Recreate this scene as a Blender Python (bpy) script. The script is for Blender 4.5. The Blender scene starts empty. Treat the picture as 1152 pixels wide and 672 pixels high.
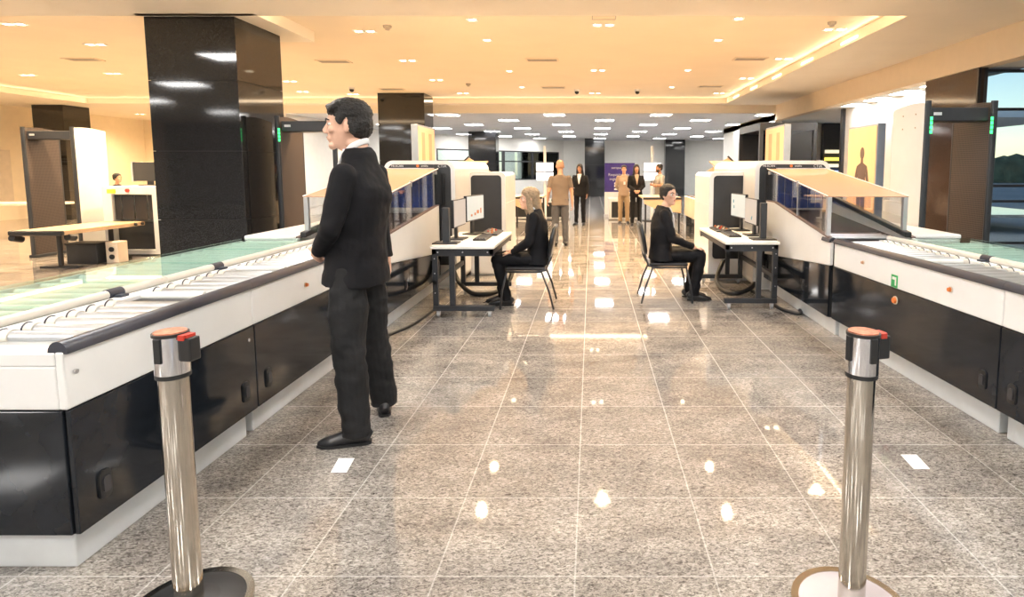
import bpy, bmesh, math, random
from mathutils import Vector, Matrix, Quaternion, noise
random.seed(7)
V = Vector
PI = math.pi
S = bpy.context.scene
C = S.collection

# ------------------------------------------------------------------ materials
MATS = {}
def mat(name, col, rough=.5, metal=0., spec=.5, emit=None, es=0., var=.06, vscale=6., bump=0., bscale=60., coat=0.):
    if name in MATS: return MATS[name]
    m = bpy.data.materials.new(name); m.use_nodes = True
    nt = m.node_tree; b = nt.nodes['Principled BSDF']
    b.inputs['Roughness'].default_value = rough
    b.inputs['Metallic'].default_value = metal
    b.inputs['Specular IOR Level'].default_value = spec
    b.inputs['Coat Weight'].default_value = coat
    b.inputs['Coat Roughness'].default_value = .08
    tc = nt.nodes.new('ShaderNodeTexCoord')
    n = nt.nodes.new('ShaderNodeTexNoise'); n.inputs['Scale'].default_value = vscale; n.inputs['Detail'].default_value = 4
    nt.links.new(tc.outputs['Object'], n.inputs['Vector'])
    r = nt.nodes.new('ShaderNodeValToRGB')
    c = V(col)
    r.color_ramp.elements[0].position = .3; r.color_ramp.elements[1].position = .7
    r.color_ramp.elements[0].color = (*[max(0, x*(1-var)) for x in c], 1)
    r.color_ramp.elements[1].color = (*[min(1, x*(1+var)) for x in c], 1)
    nt.links.new(n.outputs['Fac'], r.inputs['Fac']); nt.links.new(r.outputs['Color'], b.inputs['Base Color'])
    if emit:
        b.inputs['Emission Color'].default_value = (*emit, 1); b.inputs['Emission Strength'].default_value = es
    if bump:
        n2 = nt.nodes.new('ShaderNodeTexNoise'); n2.inputs['Scale'].default_value = bscale; n2.inputs['Detail'].default_value = 3
        nt.links.new(tc.outputs['Object'], n2.inputs['Vector'])
        bp = nt.nodes.new('ShaderNodeBump'); bp.inputs['Strength'].default_value = bump; bp.inputs['Distance'].default_value = .01
        nt.links.new(n2.outputs['Fac'], bp.inputs['Height']); nt.links.new(bp.outputs['Normal'], b.inputs['Normal'])
    MATS[name] = m; return m

def glass_mat(name, col=(.95, 1, .98), refl=1.0, base=.04):
    m = bpy.data.materials.new(name); m.use_nodes = True
    nt = m.node_tree; nt.nodes.clear()
    o = nt.nodes.new('ShaderNodeOutputMaterial'); mx = nt.nodes.new('ShaderNodeMixShader')
    t = nt.nodes.new('ShaderNodeBsdfTransparent'); g = nt.nodes.new('ShaderNodeBsdfGlossy')
    t.inputs['Color'].default_value = (*col, 1); g.inputs['Roughness'].default_value = .02
    g.inputs['Color'].default_value = (1, 1, 1, 1)
    f = nt.nodes.new('ShaderNodeFresnel'); f.inputs['IOR'].default_value = 1.5
    mu = nt.nodes.new('ShaderNodeMath'); mu.operation = 'MULTIPLY'; mu.inputs[1].default_value = refl; mu.use_clamp = True
    nt.links.new(f.outputs[0], mu.inputs[0]); nt.links.new(mu.outputs[0], mx.inputs['Fac'])
    nt.links.new(t.outputs[0], mx.inputs[1]); nt.links.new(g.outputs[0], mx.inputs[2]); nt.links.new(mx.outputs[0], o.inputs['Surface'])
    MATS[name] = m; return m

def floor_mat():
    m = bpy.data.materials.new('polished_granite_tiles'); m.use_nodes = True
    nt = m.node_tree; N = nt.nodes; L = nt.links; b = N['Principled BSDF']
    tc = N.new('ShaderNodeTexCoord'); sp = N.new('ShaderNodeSeparateXYZ'); L.new(tc.outputs['Object'], sp.inputs[0])
    def M(op, a, bb=None, clamp=False):
        n = N.new('ShaderNodeMath'); n.operation = op; n.use_clamp = clamp
        for i, v in enumerate((a, bb)):
            if v is None: continue
            if isinstance(v, (int, float)): n.inputs[i].default_value = v
            else: L.new(v, n.inputs[i])
        return n.outputs[0]
    ts = .5155
    u = M('DIVIDE', M('ADD', sp.outputs[0], .059+ts*100), ts); v = M('DIVIDE', M('ADD', sp.outputs[1], -2.018+ts*100), ts)
    def edge(q):
        f = M('FRACT', q); return M('MINIMUM', f, M('SUBTRACT', 1.0, f))
    e = M('MINIMUM', edge(u), edge(v))
    grout = M('LESS_THAN', e, .0065)
    cb = N.new('ShaderNodeCombineXYZ'); L.new(M('FLOOR', u), cb.inputs[0]); L.new(M('FLOOR', v), cb.inputs[1])
    wn = N.new('ShaderNodeTexWhiteNoise'); wn.noise_dimensions = '2D'; L.new(cb.outputs[0], wn.inputs['Vector'])
    # stretched grain, slightly diagonal veining like cut granite
    mp = N.new('ShaderNodeMapping'); mp.inputs['Rotation'].default_value = (0, 0, -.5); mp.inputs['Scale'].default_value = (1, 1.9, 1)
    L.new(tc.outputs['Object'], mp.inputs[0])
    n1 = N.new('ShaderNodeTexNoise'); n1.inputs['Scale'].default_value = 48; n1.inputs['Detail'].default_value = 8; n1.inputs['Roughness'].default_value = .72; n1.inputs['Distortion'].default_value = 1.3
    L.new(mp.outputs[0], n1.inputs['Vector'])
    r1 = N.new('ShaderNodeValToRGB'); L.new(n1.outputs['Fac'], r1.inputs['Fac'])
    cr = r1.color_ramp; cr.elements[0].position = .34; cr.elements[0].color = (.06, .055, .05, 1)
    cr.elements[1].position = .66; cr.elements[1].color = (.62, .60, .58, 1)
    for p, c in ((.42, (.15, .14, .132)), (.48, (.29, .275, .26)), (.54, (.42, .405, .39))):
        el = cr.elements.new(p); el.color = (*c, 1)
    n2 = N.new('ShaderNodeTexNoise'); n2.inputs['Scale'].default_value = 3.2; n2.inputs['Detail'].default_value = 4
    L.new(mp.outputs[0], n2.inputs['Vector'])
    r2 = N.new('ShaderNodeValToRGB'); L.new(n2.outputs['Fac'], r2.inputs['Fac'])
    r2.color_ramp.elements[0].position = .3; r2.color_ramp.elements[0].color = (.66, .63, .61, 1)
    r2.color_ramp.elements[1].position = .65; r2.color_ramp.elements[1].color = (1.08, 1.03, .97, 1)
    mx = N.new('ShaderNodeMix'); mx.data_type = 'RGBA'; mx.blend_type = 'MULTIPLY'; mx.inputs[0].default_value = 1
    L.new(r1.outputs[0], mx.inputs[6]); L.new(r2.outputs[0], mx.inputs[7])
    tv = M('ADD', M('MULTIPLY', wn.outputs['Value'], .2), .86)
    sc = N.new('ShaderNodeVectorMath'); sc.operation = 'SCALE'; L.new(mx.outputs[2], sc.inputs[0]); L.new(tv, sc.inputs['Scale'])
    mg = N.new('ShaderNodeMix'); mg.data_type = 'RGBA'; L.new(M('MULTIPLY', grout, .17), mg.inputs[0]); L.new(sc.outputs[0], mg.inputs[6])
    mg.inputs[7].default_value = (.62, .60, .57, 1)
    L.new(mg.outputs[2], b.inputs['Base Color'])
    L.new(M('ADD', M('MULTIPLY', grout, .3), .04), b.inputs['Roughness'])
    b.inputs['Specular IOR Level'].default_value = .9
    return m

def perforated_mat():
    m = bpy.data.materials.new('brown_perforated_panel'); m.use_nodes = True
    nt = m.node_tree; N = nt.nodes; L = nt.links; b = N['Principled BSDF']
    tc = N.new('ShaderNodeTexCoord'); vo = N.new('ShaderNodeTexVoronoi'); vo.inputs['Scale'].default_value = 45; vo.inputs['Randomness'].default_value = 0
    L.new(tc.outputs['Object'], vo.inputs['Vector'])
    r = N.new('ShaderNodeValToRGB'); r.color_ramp.elements[0].position = .25; r.color_ramp.elements[0].color = (.012, .009, .008, 1)
    r.color_ramp.elements[1].position = .4; r.color_ramp.elements[1].color = (.085, .062, .052, 1)
    L.new(vo.outputs['Distance'], r.inputs['Fac']); L.new(r.outputs[0], b.inputs['Base Color']); b.inputs['Roughness'].default_value = .55
    return m

def granite_black():
    m = bpy.data.materials.new('black_polished_granite'); m.use_nodes = True
    nt = m.node_tree; N = nt.nodes; L = nt.links; b = N['Principled BSDF']
    tc = N.new('ShaderNodeTexCoord'); n = N.new('ShaderNodeTexNoise'); n.inputs['Scale'].default_value = 130; n.inputs['Detail'].default_value = 3
    L.new(tc.outputs['Object'], n.inputs['Vector'])
    r = N.new('ShaderNodeValToRGB'); r.color_ramp.elements[0].position = .5; r.color_ramp.elements[0].color = (.007, .007, .008, 1)
    r.color_ramp.elements[1].position = .75; r.color_ramp.elements[1].color = (.06, .062, .066, 1)
    L.new(n.outputs['Fac'], r.inputs['Fac']); L.new(r.outputs[0], b.inputs['Base Color'])
    b.inputs['Roughness'].default_value = .06; b.inputs['Specular IOR Level'].default_value = .6
    return m

m_floor = floor_mat(); m_perf = perforated_mat(); m_gran = granite_black()
m_glass = glass_mat('clear_glass'); m_tint = glass_mat('green_tinted_glass', (.86, .95, .92), .3)
m_plexi = glass_mat('clear_acrylic', (.965, .975, .985), .45)
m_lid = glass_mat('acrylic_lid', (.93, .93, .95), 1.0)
def lid_reflection_tint():
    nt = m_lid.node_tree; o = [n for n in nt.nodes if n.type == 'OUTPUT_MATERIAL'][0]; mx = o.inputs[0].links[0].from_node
    d_ = nt.nodes.new('ShaderNodeBsdfDiffuse'); d_.inputs['Color'].default_value = (.86, .56, .36, 1)  # peach ceiling reflection put into the lid colour as diffuse
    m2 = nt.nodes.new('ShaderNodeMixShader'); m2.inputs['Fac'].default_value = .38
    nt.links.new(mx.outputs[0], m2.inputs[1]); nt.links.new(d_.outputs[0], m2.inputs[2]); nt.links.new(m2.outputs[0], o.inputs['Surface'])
lid_reflection_tint()
m_white = mat('white_powder_coat', (.80, .80, .79), .32, var=.02)
m_hood = mat('white_glossy_hood', (.83, .82, .80), .2, var=.02, coat=.3)
m_skirt = mat('pale_grey_skirt', (.62, .64, .65), .45, var=.06)
m_dark = mat('black_glossy_panel', (.012, .015, .020), .08, var=.25, spec=.36)
m_char = mat('charcoal_panel', (.030, .033, .038), .38, var=.12)
m_blackp = mat('black_plastic', (.016, .016, .017), .4)
m_bump = mat('grey_rubber_bumper', (.038, .042, .058), .35, var=.15)
m_bed = mat('roller_bed_grey', (.42, .42, .41), .45)
m_roll = mat('brushed_roller_steel', (.62, .64, .66), .28, metal=.85, var=.05)
m_rollw = mat('white_roller', (.80, .80, .76), .3)
m_rail = mat('cream_round_rail', (.66, .62, .55), .3, var=.05)
m_alu = mat('satin_aluminium', (.58, .58, .60), .35, metal=.8)
m_steel = mat('brushed_steel', (.56, .52, .46), .12, metal=1., var=.08, vscale=20)
m_chrome = mat('polished_chrome', (.82, .83, .86), .08, metal=1.)
m_trim = mat('brown_edge_trim', (.17, .115, .10), .45)
m_belt = mat('dark_plum_belt', (.040, .028, .032), .55)
m_blue = mat('blue_lead_curtain', (.018, .065, .38), .38, var=.3, vscale=20)
m_orange = mat('orange_button', (.75, .20, .04), .4)
m_red = mat('red_plastic', (.55, .05, .03), .4)
m_green = mat('green_sticker', (.03, .36, .10), .5)
m_greenled = mat('green_led', (.05, .6, .15), .4, emit=(.05, 1, .25), es=2.2)
m_frame = mat('dark_desk_frame', (.025, .028, .034), .42)
m_desk = mat('white_laminate', (.80, .79, .76), .38, var=.02)
m_castor = mat('grey_caster', (.55, .56, .58), .35, metal=.5)
m_ceil = mat('cream_ceiling_paint', (.92, .78, .59), .9, spec=.1, var=.02, vscale=1.5)
m_soff = mat('light_cream_soffit', (.93, .84, .70), .9, spec=.1, var=.02, vscale=1.5)
m_grey = mat('grey_ceiling_tiles', (.58, .59, .62), .9, spec=.1, var=.04, vscale=3)
m_wallw = mat('white_wall_paint', (.80, .79, .75), .8, spec=.2, var=.02)
m_wallc = mat('cream_wall_paint', (.92, .80, .62), .85, spec=.1, var=.02)
m_fascia = mat('beige_fascia', (.86, .72, .54), .85, spec=.1, var=.02)
m_panel = mat('led_panel', (.9, .9, .9), .4, emit=(1, .98, .955), es=33)
m_down = mat('warm_downlight_lens', (1, .9, .7), .4, emit=(1, .82, .55), es=20)
m_vent = mat('vent_grille', (.42, .36, .29), .7)
m_dframe = mat('dark_window_frame', (.03, .03, .034), .4)
m_peach = mat('peach_detector_panel', (.80, .50, .28), .45, var=.03)
m_peachd = mat('tan_marking', (.58, .30, .17), .5)
m_bluegrey = mat('blue_grey_side', (.22, .27, .36), .4)
m_person = mat('silhouette_brown', (.115, .075, .06), .5)
m_wood = mat('tan_counter', (.62, .44, .27), .4, var=.1)
m_beige = mat('beige_plastic', (.72, .62, .50), .4)
m_tape = mat('white_tape', (.84, .84, .83), .5)
m_cable = mat('black_cable', (.015, .015, .016), .5)
m_purple = mat('purple_banner', (.045, .025, .20), .5, var=.15)
m_screenw = mat('white_screen', (.8, .8, .8), .3, emit=(.97, .98, 1), es=2.2)
m_skin = mat('skin_tan', (.60, .33, .21), .5, var=.05, vscale=20)
m_skinl = mat('skin_light', (.70, .42, .30), .5, var=.05, vscale=20)
m_skind = mat('skin_brown', (.46, .23, .14), .5, var=.05, vscale=20)
m_suit = mat('black_suit_cloth', (.006, .006, .008), .75, spec=.25, var=.2, bump=.25, bscale=35)
m_trous = mat('charcoal_trouser_cloth', (.018, .018, .019), .8, spec=.2, var=.2, bump=.3, bscale=30)
m_leather = mat('black_leather', (.016, .016, .018), .28, var=.2)
m_shirt = mat('white_shirt', (.82, .82, .84), .7)
m_hair = mat('dark_hair', (.009, .007, .006), .55, var=.4, vscale=60, bump=.8, bscale=120)
m_blond = mat('blonde_hair', (.30, .21, .125), .45, var=.25, vscale=40, bump=.7, bscale=90)
m_lip = mat('lips', (.48, .14, .11), .4)
m_lipm = mat('lips_pale', (.48, .22, .16), .5)
m_eye = mat('eye_white', (.75, .73, .70), .25)
m_iris = mat('eye_dark', (.02, .012, .01), .2)
m_tanshirt = mat('taupe_polo', (.19, .145, .11), .85)
m_khaki = mat('khaki_cloth', (.40, .28, .16), .85)
m_lightshirt = mat('light_tan_shirt', (.36, .26, .19), .85)
m_greyshirt = mat('grey_shirt', (.33, .31, .28), .85)
m_greytr = mat('grey_trousers', (.075, .075, .082), .85)

# ------------------------------------------------------------------ mesh builder
WORK = bpy.data.scenes.new('workbench')     # small scratch scene so that evaluating one mesh stays fast
def evaluated(o):
    WORK.collection.objects.link(o); 
    with bpy.context.temp_override(scene=WORK, view_layer=WORK.view_layers[0]):
        dg = bpy.context.evaluated_depsgraph_get()
    me = bpy.data.meshes.new_from_object(o.evaluated_get(dg)); bpy.data.objects.remove(o); return me
WM = {}
def wm(o): return WM.get(o.name, Matrix.Identity(4))
class MB:
    def __init__(s, T=None): s.bm = bmesh.new(); s.T = T or Matrix.Identity(4)
    def _tf(s, vs, M=None):
        if M is not None:
            for v in vs: v.co = M @ v.co
    def box(s, x0, x1, y0, y1, z0, z1, bev=0, M=None):
        r = bmesh.ops.create_cube(s.bm, size=1); vs = r['verts']
        for v in vs:
            v.co = V(((x0+x1)/2+v.co.x*abs(x1-x0), (y0+y1)/2+v.co.y*abs(y1-y0), (z0+z1)/2+v.co.z*abs(z1-z0)))
        if bev:
            es = list({e for v in vs for e in v.link_edges})
            rr = bmesh.ops.bevel(s.bm, geom=es, offset=bev, segments=2, affect='EDGES', profile=.6)
            vs = list({v for f in rr['faces'] for v in f.verts} | {v for v in vs if v.is_valid})
        s._tf(vs, M); return s
    def cyl(s, p0, p1, r0, r1=None, n=16, caps=True):
        p0 = V(p0); p1 = V(p1); r1 = r0 if r1 is None else r1
        d = p1-p0
        if d.length < 1e-9: return s
        r = bmesh.ops.create_cone(s.bm, cap_ends=caps, segments=n, radius1=r0, radius2=r1, depth=d.length)
        M = Matrix.Translation((p0+p1)/2) @ V((0, 0, 1)).rotation_difference(d.normalized()).to_matrix().to_4x4()
        s._tf(r['verts'], M); return s
    def ell(s, c, rad, n=16, M=None):
        r = bmesh.ops.create_uvsphere(s.bm, u_segments=n, v_segments=max(6, n//2+2), radius=1)
        if isinstance(rad, (int, float)): rad = (rad,)*3
        R = M or Matrix.Identity(4)
        s._tf(r['verts'], Matrix.Translation(V(c)) @ R @ Matrix.Diagonal((*rad, 1))); return s
    def prism(s, pts, axis, a, b):
        # pts 2-D outline; axis 0 -> (a, p, q) along X; 1 -> (p, a, q); 2 -> (p, q, a)
        def P(t, w): return V((w, t[0], t[1])) if axis == 0 else V((t[0], w, t[1])) if axis == 1 else V((t[0], t[1], w))
        A = [s.bm.verts.new(P(t, a)) for t in pts]; B = [s.bm.verts.new(P(t, b)) for t in pts]
        n = len(pts); s.bm.faces.new(A); s.bm.faces.new(B[::-1])
        for i in range(n): s.bm.faces.new((A[i], B[i], B[(i+1) % n], A[(i+1) % n]))
        return s
    def ring(s, outer, inner, axis, a, b):
        # frame between two outlines with the same number of points
        def P(t, w): return V((w, t[0], t[1])) if axis == 0 else V((t[0], w, t[1])) if axis == 1 else V((t[0], t[1], w))
        n = len(outer)
        oa, ob, ia, ib = [[s.bm.verts.new(P(t, w)) for t in o] for o, w in ((outer, a), (outer, b), (inner, a), (inner, b))]
        for i in range(n):
            j = (i+1) % n
            for q in ((oa[i], oa[j], ia[j], ia[i]), (ob[i], ib[i], ib[j], ob[j]), (oa[i], ob[i], ob[j], oa[j]), (ia[i], ia[j], ib[j], ib[i])):
                s.bm.faces.new(q)
        return s
    def loft(s, secs, n=16, xdir=(1, 0, 0), e=1.0):
        # secs: (centre, rx, ry); rings perpendicular to the path
        P = [V(q[0]) for q in secs]; rings = []
        for i, q in enumerate(secs):
            t = (P[min(i+1, len(P)-1)]-P[max(i-1, 0)]).normalized()
            x = V(q[3]) if len(q) > 3 else V(xdir)
            x = (x-t*x.dot(t))
            if x.length < 1e-4: x = t.orthogonal()
            x.normalize(); y = t.cross(x)
            rg = []
            for k in range(n):
                a = 2*PI*k/n; ca, sa = math.cos(a), math.sin(a)
                ca = math.copysign(abs(ca)**e, ca); sa = math.copysign(abs(sa)**e, sa)
                rg.append(s.bm.verts.new(P[i]+x*q[1]*ca+y*q[2]*sa))
            rings.append(rg)
        for a, b in zip(rings, rings[1:]):
            for k in range(n): s.bm.faces.new((a[k], a[(k+1) % n], b[(k+1) % n], b[k]))
        s.bm.faces.new(rings[0][::-1]); s.bm.faces.new(rings[-1]); return s
    def cap(s, p0, r0, p1, r1, n=12):
        # round-ended tapered limb
        s.cyl(p0, p1, r0, r1, n); s.ell(p0, r0, n); s.ell(p1, r1, n); return s
    def tube(s, pts, r, n=10, closed=False):
        P = [V(p) for p in pts]
        s.loft([(p, r, r, (.3, .5, .81)) for p in P], n); return s
    def build(s, name, m, parent=None, smooth=None, bev=0, remesh=0, fx=None, smooth_it=4):
        bmesh.ops.recalc_face_normals(s.bm, faces=s.bm.faces)
        me = bpy.data.meshes.new(name)
        if remesh:
            t = bpy.data.meshes.new('t'); s.bm.to_mesh(t); o = bpy.data.objects.new('t', t)
            md = o.modifiers.new('r', 'REMESH'); md.mode = 'VOXEL'; md.voxel_size = remesh; md.use_smooth_shade = True
            sm = o.modifiers.new('s', 'SMOOTH'); sm.factor = .5; sm.iterations = smooth_it
            me = evaluated(o); me.name = name
            bpy.data.meshes.remove(t); smooth = True
        else: s.bm.to_mesh(me)
        s.bm.free()
        if fx: fx(me)
        M = (wm(parent).inverted() if parent else Matrix.Identity(4)) @ s.T
        me.transform(M)
        if (s.T.to_3x3().determinant() < 0): me.flip_normals()
        o = bpy.data.objects.new(name, me); C.objects.link(o)
        if m: me.materials.clear(); me.materials.append(m)
        if parent: o.parent = parent; WM[o.name] = wm(parent)
        if bev:
            b = o.modifiers.new('bevel', 'BEVEL'); b.width = bev; b.segments = 2; b.limit_method = 'ANGLE'; b.angle_limit = .6
        if smooth is True: me.shade_smooth()
        elif smooth: me.shade_smooth(); me.set_sharp_from_angle(angle=smooth)
        return o
def tag(o, label=None, cat=None, group=None, kind=None):
    if label: o['label'] = label
    if cat: o['category'] = cat
    if group: o['group'] = group
    if kind: o['kind'] = kind
    return o
def empty(name, loc, rz=0, label=None, cat=None, group=None, T=None):
    o = bpy.data.objects.new(name, None); C.objects.link(o); o.empty_display_size = .1
    M = Matrix.Translation(V(loc)) @ Matrix.Rotation(rz, 4, 'Z')
    if T: M = T @ M
    loc, q, sc = M.decompose()
    o.location = loc; o.rotation_euler = q.to_euler()
    WM[o.name] = Matrix.LocRotScale(loc, q, None)
    return tag(o, label, cat, group)
def base_of(o, at):
    """move a single-mesh thing's origin to its base"""
    o.data.transform(Matrix.Translation(-V(at))); o.location = at; return o
def copy_tree(o, parent=None):
    c = o.copy(); C.objects.link(c)
    if parent: c.parent = parent
    for ch in list(o.children): copy_tree(ch, c)
    return c
def rrect(x0, x1, y0, y1, r, n=5):
    out = []
    for cx, cy, a0 in ((x1-r, y1-r, 0), (x0+r, y1-r, 90), (x0+r, y0+r, 180), (x1-r, y0+r, 270)):
        for k in range(n+1):
            a = math.radians(a0+90*k/n); out.append((cx+r*math.cos(a), cy+r*math.sin(a)))
    return out
def text(body, size, loc, rot, m, parent, name='lettering', align='LEFT', ext=.0015):
    cu = bpy.data.curves.new('t', 'FONT'); cu.body = body; cu.size = size; cu.align_x = align; cu.extrude = ext; cu.resolution_u = 2
    me = evaluated(bpy.data.objects.new('t', cu)); me.name = name
    M = Matrix.Translation(V(loc)) @ rot.to_4x4()
    me.transform((wm(parent).inverted() if parent else Matrix.Identity(4)) @ M)
    me.materials.clear(); me.materials.append(m)
    t = bpy.data.objects.new(name, me); C.objects.link(t); t.parent = parent; WM[t.name] = wm(parent); return t
R_FRONT = Matrix.Rotation(PI/2, 3, 'X')       # text standing up, readable from -Y
def struct(name, mb, m, **k):
    o = mb.build(name, m, **k); o['kind'] = 'structure'; return o

# ------------------------------------------------------------------ room shell
ZT, ZS, ZG, ZF = 3.50, 3.35, 3.12, 2.91
TX0, TX1, TY0, TY1 = -14.3, 3.85, 7.28, 16.8
GY = 17.3
struct('floor', MB().box(-20, 6.1, -9, 41, -.1, 0).box(6.1, 13.7, -9, 8.4, -.1, 0).box(6.1, 9.2, 13.9, 18.6, -.1, 0).box(6.1, 16, 19, 41, -.1, 0), m_floor)
mb = MB()
mb.box(-20, 5.4, -9, TY0, ZS, ZS+.3)
mb.box(-20, TX0, TY0, GY, ZS, ZS+.3); mb.box(TX1, 5.4, TY0, GY, ZS, ZS+.3)
mb.box(TX0, TX1, TY1, GY, ZS, ZS+.3); mb.box(-20, -9, GY, 24, ZS, ZS+.3)
mb.box(-5.5, -4.05, TY0-.1, 8.75, ZS, ZS+.149)                       # soffit block round the big pillar
mb.build('ceiling', m_soff)['kind'] = 'structure'
struct('ceiling', MB().box(TX0-.1, TX1+.1, TY0-.1, TY1+.1, ZT, ZT+.2), m_ceil)
struct('ceiling', MB().box(-9, 5.6, GY, 41, ZG, ZG+.2).box(5.6, 16, 18.6, 41, ZG, ZG+.2), m_grey)
struct('ceiling', MB().box(-9, 5.6, GY-.04, GY, ZG, ZS+.3).box(-9.04, -9, GY, 24, ZG, ZS+.3), m_soff)
struct('trim_1', MB().box(5.4, 5.6, -9, 24, ZF, ZS+.3), m_fascia)    # drop fascia on the right
struct('ceiling', MB().box(5.6, 13.7, -9, 8.4, ZF, ZF+.2).box(5.6, 6.1, 8.4, 14, ZF, ZF+.2).box(5.6, 9.2, 14, 18.6, ZF, ZF+.2), m_wallw)
struct('wall_shop', MB().box(5.6, 9.2, 18.5, 18.6, 0, ZF).box(5.4, 5.6, GY, 24, 0, 3.1), m_wallw)
# back walls
struct('wall_back', MB().box(-1.6, 16, 34, 34.2, 0, ZG), m_wallw)
d = V((-1.6, 34, 0))-V((-7.6, 27.2, 0)); ang = math.atan2(d.y, d.x); Lw = d.length
WL = Matrix.Translation((-7.6, 27.2, 0)) @ Matrix.Rotation(ang, 4, 'Z')
struct('wall_back_left', MB(WL).box(0, Lw, 0, .2, 0, .9).box(0, Lw, 0, .2, 2.45, ZG).box(0, .5, 0, .2, .9, 2.45).box(Lw-.4, Lw, 0, .2, .9, 2.45), m_wallw)
for i in range(4):
    w0 = .5+(Lw-.9)/4*i; w1 = w0+(Lw-.9)/4
    f = MB(WL).ring([(w0, .9), (w1, .9), (w1, 2.45), (w0, 2.45)], [(w0+.06, .96), (w1-.06, .96), (w1-.06, 2.39), (w0+.06, 2.39)], 1, -.02, .1)
    f.box(w0+.06, w1-.06, .0, .06, 1.86, 1.92)
    fo = struct('window_%d' % (i+1), f, m_dframe)
    MB(WL).box(w0+.06, w1-.06, .03, .04, .96, 2.39).build('pane', m_glass, fo)
struct('wall_corridor', MB(WL).box(-2.5, Lw+6, 3.0, 3.1, 0, ZG), mat('pale_corridor_wall', (.55, .60, .58), .8))
struct('wall_partition', MB().box(-9.2, -9.0, 17.4, 27.4, 0, ZG).box(-9.2, -7.6, 27.2, 27.4, 0, ZG), m_wallw)
struct('wall_left', MB().box(-17.3, -17.1, -9, 24, 0, ZS), m_wallc)
struct('wall_far_left', MB().box(-17.3, -9, 22.5, 22.7, 0, ZS), m_wallc)
struct('wall_rear', MB().box(-17.3, 5.4, -9.2, -9, 0, ZS), mat('grey_rear_wall', (.40, .40, .40), .8))
# right side: glazed wall and white walls
struct('wall_side', MB().box(6.0, 6.1, 9.6, 13.9, 0, ZF), m_wallw)
struct('wall_right', MB().box(6.1, 9.1, 13.9, 14.0, 0, ZF).box(9.1, 9.2, 13.9, 18.5, 0, ZF), m_wallw)
struct('window_5', MB().box(5.93, 6.03, 13.9, 14.02, 0, ZF), m_dframe)
# glazed wall, facing the hall, with airfield beyond
GX0, GX1, GYW = 5.50, 13.5, 8.3
mw = MB()
for x in (GX0, 8.4, 10.9, GX1): mw.box(x, x+.05, GYW, GYW+.1, 0, ZF)
for z in (0, .42, 1.02, 1.24, 2.32, ZF-.06): mw.box(GX0, GX1, GYW, GYW+.08, z, z+.035)
w = struct('window_6', mw, m_dframe)
MB().box(GX0+.03, GX1, GYW+.04, GYW+.05, .03, ZF-.03).build('pane', m_glass, w)
struct('wall_glazed_right', MB().box(13.5, 13.7, -9, 8.3, 0, .4).box(13.5, 13.7, -9, 8.3, 2.75, ZF), m_wallw)
mw = MB()
for k in range(8): mw.box(13.52, 13.62, -9+k*2.45, -8.93+k*2.45, .4, 2.75)
w = struct('window_7', mw, m_dframe); MB().box(13.56, 13.57, -9, 8.3, .4, 2.75).build('pane', m_glass, w)
# outside
struct('floor_apron', MB().box(6.2, 160, 8.6, 200, -.7, -.6).box(13.8, 160, -60, 8.6, -.7, -.6), mat('grey_tarmac', (.20, .205, .215), .8, var=.15, vscale=.4))
tr = MB()
rr = random.Random(3)
for k in range(60):
    x = 62+k*1.6; tr.ell((x, 88-k*.4, .0), (3.2, 2.0, rr.uniform(3.3, 4.2)), 8)
tag(tr.build('tree_line', mat('dark_foliage', (.045, .07, .045), .9, var=.5, vscale=1), smooth=True), 'dark green tree line beyond the tarmac outside the glass', 'trees', kind='stuff')

# pillars clad in black granite slabs
def pillar(x0, x1, y0, y1, z1, label, rows=None, side=None):
    r = empty('pillar', ((x0+x1)/2, (y0+y1)/2, 0), label=label, cat='pillar')
    MB().box(x0+.02, x1-.02, y0+.02, y1-.02, 0, z1).build('core', m_blackp, r)
    zs = [0]+(rows or [.86, 1.72, 2.585])+[z1]
    for a, b in zip(zs, zs[1:]):
        MB().box(x0, x1, y0, y1, a+.003, b-.003).build('cladding_course', m_gran, r)
    return r
pillar(-5.45, -4.35, 7.3, 8.35, ZS, 'huge black polished granite pillar behind the left conveyor')
pillar(-5.65, -4.42, 15.65, 16.5, ZT, 'black granite pillar rising behind the left scanner')
pillar(-16.2, -15.3, 17.1, 18.0, ZS, 'dark pillar behind the walk-through detector at far left')
pillar(-5.35, -4.15, 25.6, 26.4, ZG, 'dark pillar in front of the far window wall')
pillar(-.34, .72, 31.4, 32.0, ZG, 'narrow dark glossy pillar at the far end of the aisle')
pillar(4.15, 5.25, 32.8, 33.4, ZG, 'dark far pillar behind the right inspection lane')
pillar(7.0, 8.0, 30.5, 31.2, ZG, 'dark far pillar at the right edge of the grey ceiling')
r = empty('pillar', (5.45, 8.9, 0), label='dark brown polished column beside the glazed wall on the right', cat='pillar')
MB().box(5.42, 5.50, 8.3, 9.60, 0, ZF-.005).box(5.5, 6.1, 9.45, 9.6, 0, ZF-.005).build('cladding', mat('brown_black_granite', (.055, .036, .028), .08, var=.3, vscale=90), r)
MB().box(5.41, 5.45, 8.285, 8.32, 0, ZF-.005).build('corner_bead', m_blackp, r)

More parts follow.
